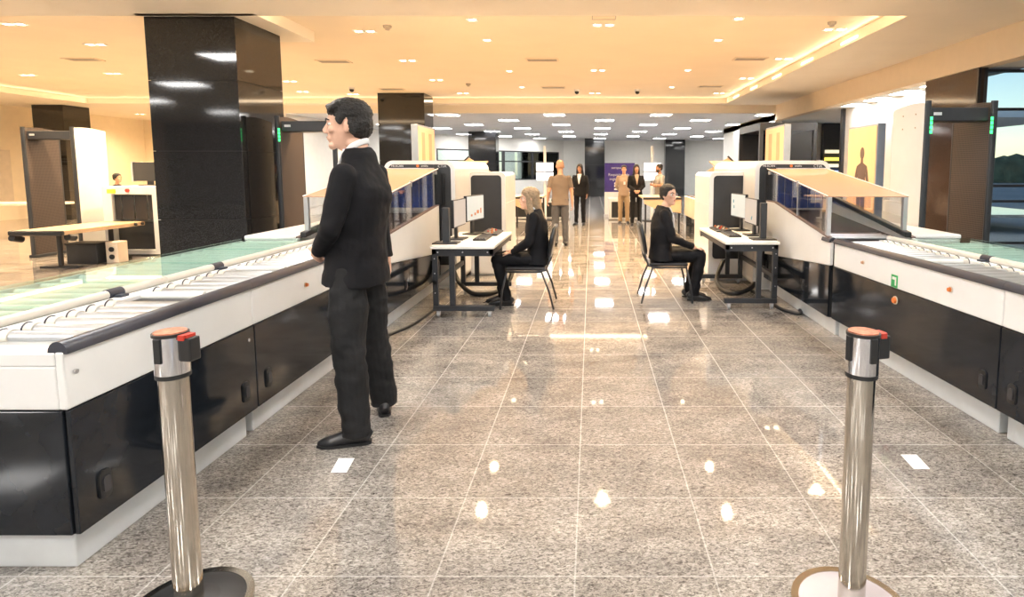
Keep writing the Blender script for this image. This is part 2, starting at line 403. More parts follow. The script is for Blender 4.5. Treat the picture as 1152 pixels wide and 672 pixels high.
# dark glazed booth far right, with shop lights beyond
b = empty('glazed_booth', (4.2, 14, 0), label='dark glass booth standing behind the right scanner', cat='booth')
MB().box(4.02, 5.38, 14.0, 14.1, 0, .5).box(4.02, 5.38, 14.0, 16.0, 2.42, 2.6).box(4.02, 4.1, 14, 14.1, 0, 2.45).box(5.3, 5.38, 14, 14.1, 0, 2.45).box(4.6, 4.66, 14, 14.1, 0, 2.45).box(4.02, 4.1, 15.9, 16, 0, 2.45).box(5.3, 5.38, 15.9, 16, 0, 2.45).build('frame', m_dframe, b)
MB().box(4.1, 5.3, 14.04, 14.05, .5, 2.42).build('pane', glass_mat('smoked_glass', (.45, .48, .52), 1.2), b)
MB().box(4.1, 5.3, 15.95, 15.98, 0, 2.42).build('back_panel', m_char, b)
b = empty('shop_front', (7.9, 17, 0), label='distant shop with a lit yellow shelf sign beyond the opening', cat='shop')
MB().box(7.2, 9.6, 18.2, 18.4, 0, 2.9).build('back_wall', m_char, b)
for z, m_ in ((2.03, 0), (1.80, 1), (1.6, 0)):
    MB().box(7.25, 9.4, 18.1, 18.2, z-.05, z+.05).build('sign_strip', mat('yellow_sign', (.8, .6, .05), .4, emit=(1, .78, .12), es=1.6) if m_ else mat('white_sign', (.8, .75, .6), .4, emit=(1, .9, .6), es=.9), b)
MB().box(7.3, 9.3, 17.8, 18.1, .7, 1.45).build('blue_counter', mat('pale_blue_screen', (.2, .35, .8), .4, emit=(.3, .5, 1), es=.9), b)

# ------------------------------------------------------------------ ceiling fittings
def panel_light(x, y, z, label, group, sx=.6, sy=.6):
    r = empty('ceiling_light', (x, y, z), label=label, cat='ceiling light', group=group)
    MB().ring([(x-sx/2-.02, y-sy/2-.02), (x+sx/2+.02, y-sy/2-.02), (x+sx/2+.02, y+sy/2+.02), (x-sx/2-.02, y+sy/2+.02)],
              [(x-sx/2, y-sy/2), (x+sx/2, y-sy/2), (x+sx/2, y+sy/2), (x-sx/2, y+sy/2)], 2, z-.012, z-.001).build('frame', m_white, r)
    MB().box(x-sx/2, x+sx/2, y-sy/2, y+sy/2, z-.008, z-.002).build('diffuser', m_panel, r)
    return r
seen = 0
for j in range(8):
    for i in range(7):
        x = -7.5+i*3.2-(1.65 if j % 2 else 0); y = 17.75+j*1.95
        if x < -8.7: continue
        panel_light(x, y, ZG, 'square white LED panel glowing in the grey far ceiling', 'LED panels in the grey ceiling')
for j in range(5):
    for i in range(6):
        x = -12+i*3.05; y = 4.75-j*3.15
        if abs(x) < 20:
            o = panel_light(x, y, ZS, 'square LED panel in the ceiling over the near end of the hall', 'LED panels behind the camera', .9, .6)
def downlight(x, y, two, z=ZT):
    r = empty('downlight', (x, y, z), label=('twin' if two else 'single')+' warm recessed downlight in the cream raised ceiling', cat='downlight', group=('twin' if two else 'single')+' downlights in the cream ceiling')
    for dx in ((-.085, .085) if two else (0,)):
        rr = rrect(x+dx-.075, x+dx+.075, y-.075, y+.075, .02, 2); ri = rrect(x+dx-.06, x+dx+.06, y-.06, y+.06, .02, 2)
        MB().ring(rr, ri, 2, z-.01, z-.001).build('bezel', m_white, r)
        MB().cyl((x+dx, y, z-.006), (x+dx, y, z-.001), .045, n=16).build('lens', m_down, r)
    return r
D1 = [(-1.6, 8.06), (-1.62, 9.31), (-1.68, 12.2), (-1.7, 14.56), (1.97, 8.01), (1.98, 9.31), (1.97, 12.1), (1.98, 14.56)]
D2 = [(.17, 8.35), (.14, 12.1), (.1, 15.7), (-3.3, 8.72), (-3.4, 11.03), (-3.5, 13.4), (3.5, 8.61), (3.5, 10.85), (3.45, 13.15), (3.4, 15.7), (-3.4, 15.7)]
D3 = [(-8.0, 8.3), (-8.0, 9.63), (-10.06, 12.5), (-12.05, 12.7), (-7.4, 11.2), (-6.9, 13.6), (-6.4, 15.9), (-9.8, 15.3), (-11.2, 9.6), (-13, 9.6), (-7.5, 15.4), (-11.5, 15.6)]
for x, y in D1: downlight(x, y, False)
for x, y in D2: downlight(x, y, True)
for x, y in D3: downlight(x, y, True)
for x, y in ((-12.2, 20.), (-10.2, 20.), (-15.3, 20.)): downlight(x, y, True, ZS)
for x, y in ((-.9, 10.95), (-.93, 14.6), (2.9, 10.85), (2.9, 14.4), (-4.8, 11.1), (-5.0, 14.9), (-9.3, 10.9), (-9.4, 14.4)):
    r = empty('ceiling_vent', (x, y, ZT), label='long flat air vent grille in the cream raised ceiling', cat='vent', group='air vents in the cream ceiling')
    MB().ring([(x-.3, y-.14), (x+.3, y-.14), (x+.3, y+.14), (x-.3, y+.14)], [(x-.27, y-.11), (x+.27, y-.11), (x+.27, y+.11), (x-.27, y+.11)], 2, ZT-.015, ZT-.001).build('frame', m_fascia, r)
    s_ = MB()
    for k in range(9): s_.box(x-.27, x+.27, y-.11+k*.026, y-.096+k*.026, ZT-.012, ZT-.004)
    s_.build('louvres', m_vent, r); MB().box(x-.27, x+.27, y-.11, y+.11, ZT-.003, ZT-.001).build('backing', mat('vent_back', (.2, .16, .12), .8), r)
for k in range(4): panel_light(5.8, 9.9+k*1.05, ZF, 'LED panel in the low ceiling strip beside the white side wall', 'LED panels over the side wall', .3, .6)  # panels added to whiten the side wall, no known fixtures there
for k in range(7): panel_light(-8.4+k*1.6, 29.6+k*1.7, ZG, 'LED panel in the corridor behind the far windows', 'LED panels in the far corridor')  # panels added to brighten what shows through the far windows
for x, y, z in ((-.36, 15.0, ZT), (1.17, 15.0, ZT), (-5.9, 14.6, ZT)):
    r = empty('dome_camera', (x, y, z), label='small black dome camera under the cream ceiling', cat='camera', group='dome cameras')
    MB().cyl((x, y, z), (x, y, z-.05), .07, .06).build('mount', m_white, r); MB().ell((x, y, z-.06), (.055, .055, .06)).build('dome', m_blackp, r)
for x, y in ((-2.86, 8.4), (3.3, 8.2), (-2.9, 14.0)):
    r = empty('smoke_detector', (x, y, ZT), label='small round beige smoke detector on the raised ceiling', cat='smoke detector', group='smoke detectors')
    MB().cyl((x, y, ZT), (x, y, ZT-.03), .06, .055).cyl((x, y, ZT-.03), (x, y, ZT-.06), .035, .03).build('body', m_vent, r)
for i, (x, y) in enumerate(((.17, 7.95),)):
    tag(MB().ring([(x-.16, y-.1), (x+.16, y-.1), (x+.16, y+.1), (x-.16, y+.1)], [(x-.15, y-.09), (x+.15, y-.09), (x+.15, y+.09), (x-.15, y+.09)], 2, ZT-.006, ZT-.001).build('access_hatch', m_vent), 'faint rectangular hatch outline beside the front centre downlight', 'hatch')
# lamps of the cove along the raised ceiling's right edge
for k in range(5):
    y = 8.9+k*1.7
    tag(MB().box(TX1-.012, TX1-.002, y-.28, y+.28, ZS+.04, ZS+.075).build('cove_lamp', mat('cove_lamp', (1, .85, .6), .4, emit=(1, .76, .42), es=4)), 'warm cove lamp in the right step of the raised ceiling', 'cove lamp', 'cove lamps')

# ------------------------------------------------------------------ conveyors
def LT(side):   # lane frame: x = outward from the aisle face
    if side < 0: return Matrix.Translation((-1.87, 0, 0)) @ Matrix.Diagonal((-1, 1, 1, 1))
    return Matrix.Translation((2.135, 0, 0))
def RT(side):   # right roller beds stand slightly skewed
    if side < 0: return LT(side)
    return Matrix.Translation((2.15, 5.15, 0)) @ Matrix.Rotation(.05, 4, 'Z') @ Matrix.Translation((0, -5.15, 0))
def screw(T, x, y, z, par, r=.009): MB(T).cyl((x, y, z), (x-.006, y, z), r, n=10).build('screw', m_alu, par)
def latch(T, y, z, par):
    o = MB(T).prism(rrect(y-.028, y+.028, z-.055, z+.055, .02, 3), 0, -.012, .0).build('latch', m_blackp, par)
    MB(T).prism(rrect(y-.016, y+.016, z-.03, z+.03, .01, 3), 0, -.018, -.012).build('latch_button', mat('latch_grey', (.04, .04, .045), .3), o)
def button(T, x, y, z, par, r=.02, m_=None):
    o = MB(T).cyl((x, y, z), (x-.006, y, z), r*1.25, n=18).build('button_ring', m_beige, par)
    MB(T).cyl((x-.006, y, z), (x-.02, y, z), r, r*.8, n=18).build('button_cap', m_orange if m_ is None else m_, o)
def roller_unit(side, y0, y1, doors, gaps, label, near=False):
    T = RT(side); W = 1.28
    r = empty('roller_conveyor', (W/2, (y0+y1)/2, 0), T=T, label=label, cat='conveyor')
    MB(T).box(.07, W-.05, y0+.06, y1, .0, .165).build('skirt', m_skirt, r, bev=.006)
    MB(T).box(.012, W-.012, y0+.012, y1-.002, .165, .64).build('chassis', m_blackp, r)
    # upper white shell: side band, top strips, end
    sh = MB(T).box(0, .03, y0, y1-.003, .64, .852).box(W-.03, W, y0, y1-.003, .64, .852)
    sh.box(.03, W-.03, y0, y1-.003, .64, .80).box(.40, .475, y0, y1-.003, .80, .872).box(1.235, W-.03, y0, y1-.003, .80, .862)
    if near: sh.box(.03, W-.03, y0, y0+.10, .80, .85)
    sh.build('shell', m_white, r, bev=.006)
    MB(T).box(.075, .40, y0+(.10 if near else 0), y1-.003, .80, .842).build('roller_bed', m_bed, r)
    # rounded rubber bumper along the aisle edge
    pr = [(-.012, .845)]+[(.022-.036*math.cos(a*PI/8), .848+.042*math.sin(a*PI/8)) for a in range(9)]+[(.058, .842)]
    MB(T).prism(pr, 1, y0+(.004 if near else 0), y1-.002).build('bumper', m_bump, r, smooth=.7)
    ds = [y0]+doors+[y1]
    for a, b in zip(ds, ds[1:]):
        d_ = MB(T).box(-.004, .014, a+.004, b-.004, .168, .636).build('door_panel', m_dark, r, bev=.003)
        if b == y1 and near: latch(T, b-.11, .30, d_); latch(T, a+.12, .30, d_)
        elif not near: latch(T, a+.11, .30, d_)
    if near: MB(T).box(.02, W-.02, y0-.003, y0+.014, .168, .636).build('end_panel', m_dark, r, bev=.003)
    # rollers of the front lane
    y = y0+.19 if near else y0+.06
    while y < y1-.04:
        if not any(abs(y-g) < .075 for g in gaps):
            MB(T).cyl((.075, y, .853), (.385, y, .853), .024, n=16).build('roller', m_roll, r, smooth=.7)
            MB(T).cyl((.362, y, .853), (.398, y, .853), .030, n=16).build('roller_collar', m_rail, r, smooth=.7)
            MB(T).cyl((.397, y, .853), (.401, y, .853), .034, n=16).build('roller_recess', m_bump, r, smooth=.7)
        y += .10
    for g in gaps:
        MB(T).box(.07, .47, g-.05, g+.05, .842, .849).build('joint_gap', m_blackp, r)
        MB(T).cyl((.09, g+.075, .858), (.40, g+.075, .858), .021, n=16).build('joint_roller', m_rollw, r, smooth=.7)
        MB(T).box(.43, .50, g-.025, g+.025, .868, .884).cyl((.49, g-.045, .888), (.49, g+.045, .888), .026, n=14).build('hinge', m_bump, r, bev=.003)
    # divider rail
    MB(T).cyl((.49, y0+.02, .888), (.49, y1-.004, .888), .022, n=14).build('divider_rail', m_rail, r, smooth=.7)
    # return lane under glass
    k = MB(T); y = y0+.08
    MB(T).box(.515, 1.235, y0+.02, y1-.003, .80, .81).build('return_bed', mat('pale_green_bed', (.10, .20, .18), .5), r)
    while y < y1-.04:
        MB(T).cyl((.53, y, .835), (1.22, y, .835), .024, n=12).build('return_roller', m_rollw, r, smooth=.7); y += .125
    ng = max(1, round((y1-y0)/.62)); st = (y1-y0)/ng
    for q in range(ng):
        MB(T).box(.512, 1.24, y0+q*st+.003, y0+(q+1)*st-.003, .874, .882).build('glass_cover', m_tint, r)
    return r

rL1 = roller_unit(-1, 2.007, 3.155, [], [2.83], 'near left conveyor with white front corner and glass-covered return lane', True)
rL2 = roller_unit(-1, 3.155, 5.15, [4.2], [3.62], 'second left roller conveyor, behind the standing man in the dark suit')
rR1 = roller_unit(1, 1.75, 3.12, [], [2.15], 'near right conveyor, cut off by the right edge of the photo', True)
rR2 = roller_unit(1, 3.12, 5.11, [], [3.9], 'second right roller conveyor with orange buttons and green sticker')
TL, TR = LT(-1), RT(1)
screw(TL, -.001, 2.05, .77, rL1); screw(TL, -.001, 3.1, .57, rL1)
button(TL, -.001, 3.75, .745, rL2, .013)
button(TR, -.001, 3.55, .755, rR2, .015); button(TR, -.001, 4.6, .755, rR2, .012, m_peachd)
button(TR, -.004, 4.13, .555, rR2, .024)
st = MB(TR).box(-.003, 0, 4.12, 4.2, .645, .735).build('green_sticker', m_green, rR2)
MB(TR).box(-.005, -.003, 4.135, 4.15, .66, .72).box(-.005, -.003, 4.15, 4.185, .70, .72).build('sticker_arrow', m_white, st)

def wedge_unit(side, y0, y1, zb, label):
    """rising infeed belt with acrylic hood"""
    T = LT(side); W = .78
    r = empty('infeed_conveyor', (W/2, (y0+y1)/2, 0), T=T, label=label, cat='conveyor')
    MB(T).box(.07, W-.05, y0, y1, 0, .165).build('skirt', m_skirt, r, bev=.006)
    MB(T).box(.012, W-.012, y0+.003, y1, .165, .60).build('chassis', m_blackp, r)
    ye = y0+1.62 if side > 0 else y1-.10
    prof = [(y0+.002, .64), (y1, .46), (y1, zb), (ye, zb), (y0+.05, .88), (y0+.002, .862)]
    MB(T).prism(prof, 0, 0, .03).prism(prof, 0, W-.03, W).build('side_panel', m_white, r, bev=.004)
    ym = (y0+y1)/2-.25
    dz = lambda y: .636-(y-y0)/(y1-y0)*.18
    for a, b in ((y0, ym), (ym, y1)):
        d_ = MB(T).prism([(a+.004, .168), (b-.004, .168), (b-.004, dz(b)), (a+.004, dz(a))], 0, -.004, .014).build('door_panel', m_dark, r)
        latch(T, b-.12, .34, d_)
    sl = [(y0+.03, .862), (y0+.05, .89), (ye, zb+.012), (y1, zb+.012), (y1, zb-.002), (ye, zb-.002), (y0+.05, .876)]
    MB(T).prism(sl[1:], 0, -.004, .034).prism(sl[1:], 0, W-.034, W+.004).build('edge_trim', m_trim, r)
    # bumper continues then stops
    MB(T).prism([(-.012, .845)]+[(.022-.036*math.cos(a*PI/8), .848+.042*math.sin(a*PI/8)) for a in range(9)]+[(.058, .842)], 1, y0+.002, y0+.18).build('bumper', m_bump, r, smooth=.7)
    MB(T).prism([(y0, .82), (y0+.05, .84), (y1, 1.0 if zb > 1.05 else .96), (y1, .9), (y0, .78)], 0, .05, W-.05).build('belt', m_belt, r)
    MB(T).prism([(y0+.03, .885), (y0+.03, .935), (y1-.3, zb+.07), (y1-.3, zb+.02)], 0, W-.10, W-.04).build('side_guard', m_blackp, r, bev=.012)
    for k in range(5):
        y = y0+.16+k*.09; MB(T).cyl((.06, y, .865), (W-.12, y, .865), .016, n=12).build('roller', m_roll, r, smooth=.7)
    # acrylic hood
    yp = y0+.12; zp = 1.245; zt = 1.492
    for x in (.012, .70):
        MB(T).box(x-.012, x+.028, yp-.02, yp+.02, .87 if x < .1 else .89, zp).build('hood_post', m_alu, r, bev=.004)
    h = MB(T).box(.03, .70, yp-.004, yp+.004, .93, zp-.005).build('front_shield', m_plexi, r)
    for x, nm in ((.006, 0), (.722, 1)):
        MB(T).prism([(yp+.02, .90), (y1, zb+.02), (y1, zt), (yp+.02, zp)], 0, x, x+.007).build('side_shield', m_plexi, r)
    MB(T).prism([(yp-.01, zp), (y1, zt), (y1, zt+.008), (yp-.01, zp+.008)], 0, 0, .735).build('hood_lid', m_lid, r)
    for x in (0, .729):
        MB(T).prism([(yp-.01, zp+.006), (y1, zt+.006), (y1, zt+.014), (yp-.01, zp+.014)], 0, x-.002, x+.008).build('lid_edge', m_white, r)
    ymid = yp+(y1-yp)*.42
    MB(T).box(-.004, .012, ymid-.02, ymid+.02, zp+.07, zp+.13).box(-.004, .012, y1-.12, y1-.07, zt-.06, zt-.02).build('bracket', m_alu, r)
    MB(T).box(.004, .012, ymid, ymid+.012, 1.0, zp+.1).build('shield_edge', m_alu, r)
    return r
wL = wedge_unit(-1, 5.15, 7.15, 1.05, 'left rising infeed belt with clear acrylic hood, leading into the left scanner')
wR = wedge_unit(1, 5.15, 7.1, 1.11, 'right rising infeed belt with clear acrylic hood, leading into the right scanner')
def white_table(side, y0, y1, label):
    T = LT(side); r = empty('return_cover', (1.05, (y0+y1)/2, 0), T=T, label=label, cat='conveyor cover')
    MB(T).box(.79, 1.225, y0, y1, 0, .86).build('cabinet', m_white, r, bev=.008)
    MB(T).box(.785, 1.235, y0-.0, y1, .865, .905).build('cover_top', m_white, r, bev=.012)
white_table(-1, 5.17, 6.9, 'low white cabinet at the far end of the left glass-covered lane')
white_table(1, 5.26, 6.7, 'low white cabinet at the far end of the right glass-covered lane')

def scanner(side, y0, ycab, acab0, acab1, a0, a1, label):
    T = LT(side); r = empty('baggage_scanner', ((a0+a1)/2, (y0+ycab)/2, 0), T=T, label=label, cat='x-ray scanner')
    y1 = y0+2.4; zt = 1.60
    o = rrect(a0, a1, .02, zt, .11, 6); i = rrect(a0+.05, a1-.05, .0, zt-.045, .07, 6)
    MB(T).prism(o, 1, y0+.03, y1).build('housing', m_hood, r, smooth=.5)
    MB(T).ring(o, i, 1, y0-.0, y0+.04).build('front_rim', m_hood, r, smooth=.5)
    b0, b1 = a0+.26, a1-.07
    MB(T).box(a0+.05, b0, y0+.004, y0+.03, .55, zt-.045).box(b0, a1-.05, y0+.004, y0+.03, 1.505, zt-.045).box(a0+.06, a1-.06, y0+.006, y0+.03, .3, .9).build('front_fascia', m_char, r, bev=.006)
    MB(T).box(a0+.12, a0+.17, y0-.02, y0+.006, 1.05, 1.45).build('vertical_bar', m_blackp, r, bev=.01)
    MB(T).box(b0-.005, b0+.012, y0-.008, y0+.01, .9, 1.51).box(b1, b1+.012, y0-.008, y0+.01, .9, 1.51).box(b0, b1, y0-.008, y0+.01, 1.495, 1.51).build('opening_edge', m_white, r)
    n = 12; w_ = (b1-b0-.012)/n
    for k in range(n):
        x = b0+.012+k*w_; MB(T).box(x+.002, x+w_-.001, y0+.006+(k % 2)*.006, y0+.010+(k % 2)*.006, 1.02, 1.495).build('curtain_strip', m_blue, r)
    MB(T).box(b0+.01, b1-.01, y0+.0, y0+.02, .98, 1.0).build('sill', m_white, r)
    # lettering on the fascia, always readable from the aisle end
    def wx(a): return (T @ V((a, 0, 0))).x
    xl, xr = sorted((wx(a0), wx(a1)))
    text('HI-SCAN', .038, (xl+.09, y0+.002, 1.523), R_FRONT, m_white, r, 'lettering')
    text('smiths', .034, ((xl+xr)/2+.02, y0+.002, 1.525), R_FRONT, m_white, r, 'lettering')
    text('CTiX', .048, (xr-.10, y0+.002, 1.518), R_FRONT, m_skirt, r, 'lettering', 'RIGHT')
    MB().cyl(((xl+xr)/2-.02, y0+.004, 1.535), ((xl+xr)/2-.02, y0-.002, 1.535), .018, n=14).build('orange_emblem', m_orange, r)
    # operator-side cabinet
    yb = ycab+1.05; zc = 1.455
    oo = rrect(acab0, acab1, .03, zc, .07, 6); ii = rrect(acab0+.055, acab1-.03, .30, zc-.045, .05, 6)
    MB(T).prism(oo, 1, ycab+.02, yb).build('side_cabinet', m_hood, r, smooth=.5)
    MB(T).ring(oo, ii, 1, ycab-.01, ycab+.02).build('cabinet_rim', m_hood, r, smooth=.5)
    MB(T).prism(ii, 1, ycab-.002, ycab+.02).build('cabinet_panel', m_char, r, smooth=.5)
    MB(T).box(acab0+.04, acab1, ycab+.03, yb-.05, 0, .04).build('plinth', m_skirt, r)
    MB(T).box(acab0-.004, acab0+.002, ycab+.03, ycab+.9, 1.02, 1.024).build('seam', m_beige, r)
    return r
scanner(-1, 7.2, 8.1, -.68, -.17, -.19, .68, 'left baggage scanner with white rounded hood and blue curtain, beside the blonde operator')
scanner(1, 7.15, 7.72, -.57, -.03, -.125, .79, 'right baggage scanner with white rounded hood and blue curtain, beside the operator in glasses')

def outfeed(side, y0, y1, label):
    T = LT(side); r = empty('outfeed_conveyor', (.4, (y0+y1)/2, 0), T=T, label=label, cat='conveyor')
    MB(T).box(.0, .8, y0, y1, .45, .88).build('body', m_beige, r, bev=.01)
    MB(T).box(.04, .76, y0+.02, y1-.02, .0, .45).build('base', m_dark, r)
    MB(T).box(.06, .74, y0, y1, .88, .90).build('belt', m_belt, r)
    for x in (-.0, .79): MB(T).prism([(y0, .9), (y0+1.9, .9), (y0+1.9, 1.42), (y0, 1.48)], 0, x, x+.008).build('side_shield', m_plexi, r)
    for y in (y0+.6, y0+1.9):
        for x in (-.004, .79): MB(T).box(x, x+.02, y, y+.03, .88, 1.45).build('hood_post', m_dframe, r)
    # raised lid
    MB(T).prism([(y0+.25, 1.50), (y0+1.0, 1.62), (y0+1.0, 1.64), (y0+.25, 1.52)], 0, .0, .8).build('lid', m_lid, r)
    MB(T).prism([(.0, 1.45), (.42, 1.72), (.44, 1.70), (.60, 1.52), (.3, 1.45)], 1, y0+1.2, y0+1.23).build('open_lid', m_wood, r)
    MB(T).prism([(.40, 1.74), (.62, 1.53), (.60, 1.51), (.38, 1.72)], 1, y0+1.19, y0+1.24).build('lid_hinge', m_blackp, r)
    return r
outfeed(-1, 9.65, 13.6, 'beige outfeed conveyor behind the left scanner')
outfeed(1, 9.62, 13.3, 'beige outfeed conveyor behind the right scanner')
def search_table(x0, x1, y0, y1, label):
    r = empty('inspection_table', ((x0+x1)/2, (y0+y1)/2, 0), label=label, cat='table')
    MB().box(x0, x1, y0, y1, .80, .84).build('tabletop', m_wood, r, bev=.008)
    MB().prism([(x0+.02, .80), (x1-.02, .80), (x1-.02, .48), (x0+.35, .55), (x0+.02, .70)], 1, y0+.01, y0+.03).build('front_panel', m_wood, r)
    MB().box(x0, x1, y0-.006, y0+.0, .795, .845).build('edge_strip', m_blackp, r)
    for x in (x0+.04, x1-.08):
        for y in (y0+.05, y1-.09): MB().box(x, x+.04, y, y+.04, 0, .80).build('leg', m_blackp, r)
search_table(1.2, 2.1, 12.6+.8, 14.8, 'tan inspection table beyond the right outfeed, where a man leans')
search_table(-1.95, -1.15, 13.7, 14.9, 'tan inspection table beyond the left outfeed, behind the bald man')
r = empty('metal_cabinet', (1.0, 17.2, 0), label='low grey cabinet with dark front in front of the purple banner', cat='cabinet')
MB().box(.52, 1.42, 17.0, 17.6, .02, .64).build('body', m_skirt, r, bev=.01); MB().box(.60, 1.38, 16.985, 17.0, .08, .54).build('dark_front', m_blackp, r)
r = empty('metal_cabinet', (-1.2, 17.4, 0), label='low grey cabinet at the far left of the aisle', cat='cabinet')
MB().box(-2.6, -.65, 17.25, 17.7, .02, .60).build('body', m_skirt, r, bev=.01); MB().box(-2.5, -.72, 17.235, 17.25, .08, .5).build('dark_front', m_blackp, r)

# ------------------------------------------------------------------ banner and screens
r = empty('banner', (.9, 18.2, 0), label='purple pull-up banner with white text behind the two standing staff', cat='banner')
MB().box(.42, 1.36, 18.2, 18.206, .78, 1.68).build('purple_sheet', m_purple, r)
MB().box(.42, 1.36, 18.2, 18.206, .08, .777).build('white_sheet', m_white, r)
MB().box(.40, 1.38, 18.12, 18.28, 0, .08).build('base', m_alu, r)
text('aeropuerto', .10, (.86, 18.197, 1.50), R_FRONT, m_skirt, r, 'lettering', 'CENTER')
text('Requisitos de', .12, (.86, 18.197, 1.28), R_FRONT, m_skirt, r, 'lettering', 'CENTER')
text('seguridad', .12, (.80, 18.197, 1.15), R_FRONT, m_skirt, r, 'lettering', 'CENTER')
for z in (1.05, .97, .87): MB().box(.72, .86, 18.196, 18.2, z-.03, z+.02).build('white_mark', m_white, r)
def screen_stand(x, y, label):
    r = empty('screen_stand', (x, y, 0), label=label, cat='screens')
    MB().cyl((x, y, 0), (x, y, 2.15), .04).build('pole', m_white, r); MB().cyl((x, y, 0), (x, y, .03), .28, n=24).build('base', m_dframe, r)
    for z in (1.18, 1.45):
        s_ = MB().box(x-.25, x+.25, y-.10, y-.05, z-.02, z+.23).build('monitor', m_dframe, r)
        MB().box(x-.24, x+.24, y-.106, y-.101, z-.01, z+.22).build('screen', m_screenw, s_)
screen_stand(-1.33, 16.85, 'two bright white screens on a white pole, left of the bald man')
screen_stand(1.75, 16.85, 'two bright white screens on a white pole, right of the purple banner')

# ------------------------------------------------------------------ walk-through detectors
def portal(x0, x1, y, label, T=None, z=2.19, dep=.62, leds=True):
    r = empty('metal_detector', ((x0+x1)/2, y+dep/2, 0), label=label, cat='metal detector')
    for k, xx in enumerate((x0, x1)):
        inn = .012 if k == 0 else -.012
        # outer white skin with bowed top, inner brown perforated skin
        top = [(y+dep*t, z-.05*(abs(t-.35)**1.6)*1.6) for t in [q/8 for q in range(9)]]
        outl = [(y, .04)]+top+[(y+dep, .04)]
        o_ = (xx-.035, xx-.004) if k == 0 else (xx+.004, xx+.035)
        i_ = (xx-.004, xx+.03) if k == 0 else (xx-.03, xx+.004)
        MB().prism(outl, 0, *o_).build('outer_panel', m_white, r)
        MB().prism([(a, b+(.002 if b > 1 else 0)) for a, b in outl], 0, *i_).build('inner_panel', m_perf, r)
        MB().prism(rrect(xx-.032, xx+.032, y-.02, y+.02, .015, 3), 2, .0, z+.004).build('edge_post', m_char, r, smooth=.6)
        MB().prism(rrect(xx-.032, xx+.032, y+dep-.02, y+dep+.02, .015, 3), 2, .0, z-.05).build('edge_post', m_char, r, smooth=.6)
        MB().box(xx-.06, xx+.06, y-.03, y+dep+.03, 0, .05).build('foot', m_char, r, bev=.01)
        if leds:
            for q in range(4): MB().box(xx-.012+(.03 if k == 0 else -.03), xx+.012+(.03 if k == 0 else -.03), y-.026, y-.019, 1.86+q*.045, 1.895+q*.045).build('green_light', m_greenled, r)
    MB().box(x0+.034, x1-.034, y+.03, y+.28, z-.20, z-.06).build('header', m_char, r, bev=.012)
    MB().box(x0+.08, x0+.16, y+.022, y+.03, z-.14, z-.11).build('display', m_skirt, r)
    for yy in (y+.15, y+.4):
        for zz in (z-.12, z-.26): MB().cyl((x0-.035, yy, zz), (x0-.04, yy, zz), .008, n=8).build('bolt', m_vent, r); MB().cyl((x1+.035, yy, zz), (x1+.04, yy, zz), .008, n=8).build('bolt', m_vent, r)
    return r
portal(3.45, 4.13, 6.05, 'walk-through metal detector with green lights beside the right conveyor')
portal(-4.13, -3.38, 7.75, 'walk-through metal detector partly hidden behind the standing man')
portal(-9.42, -8.6, 9.75, 'walk-through metal detector at far left beside the old baggage scanner', leds=False)
def detector_panel(x, y, dep, z, label, face, sil=False):
    """tall thick detector cheek; face = side carrying the peach skin"""
    r = empty('body_scanner_panel', (x, y+dep/2, 0), label=label, cat='detector panel')
    th = .11
    a, b = (x, x+th) if face < 0 else (x-th, x)
    MB().box(a, b, y, y+dep, .0, z).build('core', m_bluegrey, r, bev=.01)
    s0, s1 = (x-.008, x) if face < 0 else (x, x+.008)
    p = MB().box(s0, s1, y+.02, y+dep-.02, .05, z-.03).build('peach_panel', m_peach, r)
    q0, q1 = (x-.012, x-.008) if face < 0 else (x+.008, x+.012)
    if sil:
        cy, sc = y+dep*.46, 1.0
        m1 = MB(); 
        def F(pts): m1.prism([(cy+u*sc, .92+v*sc) for u, v in pts], 0, q0, q1)
        F([(.062*math.cos(t*PI/9), .80+.088*math.sin(t*PI/9)) for t in range(18)])
        F([(-.03, .72), (.03, .72), (.035, .66), (-.035, .66)])
        F([(-.035, .665), (.035, .665), (.15, .62), (.17, .56), (.115, .52), (.115, .3), (.13, .18), (-.13, .18), (-.115, .3), (-.115, .52), (-.17, .56), (-.15, .62)])
        F([(.15, .62), (.18, .55), (.27, .24), (.23, .21), (.12, .48)]); F([(-.15, .62), (-.18, .55), (-.27, .24), (-.23, .21), (-.12, .48)])
        F([(-.13, .19), (-.005, .19), (-.02, -.3), (-.04, -.62), (-.10, -.62), (-.10, -.3)]); F([(.13, .19), (.005, .19), (.02, -.3), (.04, -.62), (.10, -.62), (.10, -.3)])
        m1.build('silhouette_symbol', m_person, p)
    else:
        m1 = MB()
        for u in (.2, .62): m1.box(q0, q1, y+dep*u, y+dep*(u+.16), z-.62, z-.12)
        m1.box(q0, q1, y+dep*.42, y+dep*.56, .9, 1.5)
        m1.build('tan_marks', m_peachd, p)
    return r
detector_panel(3.9, 8.0, .9, 2.12, 'tall orange detector panel with a dark human silhouette, right side', -1, True)
detector_panel(3.12, 9.5, 1.0, 2.22, 'peach detector panel standing behind the right scanner', -1)
detector_panel(-2.80, 9.5, 1.0, 2.22, 'peach detector panel standing behind the left scanner', 1)

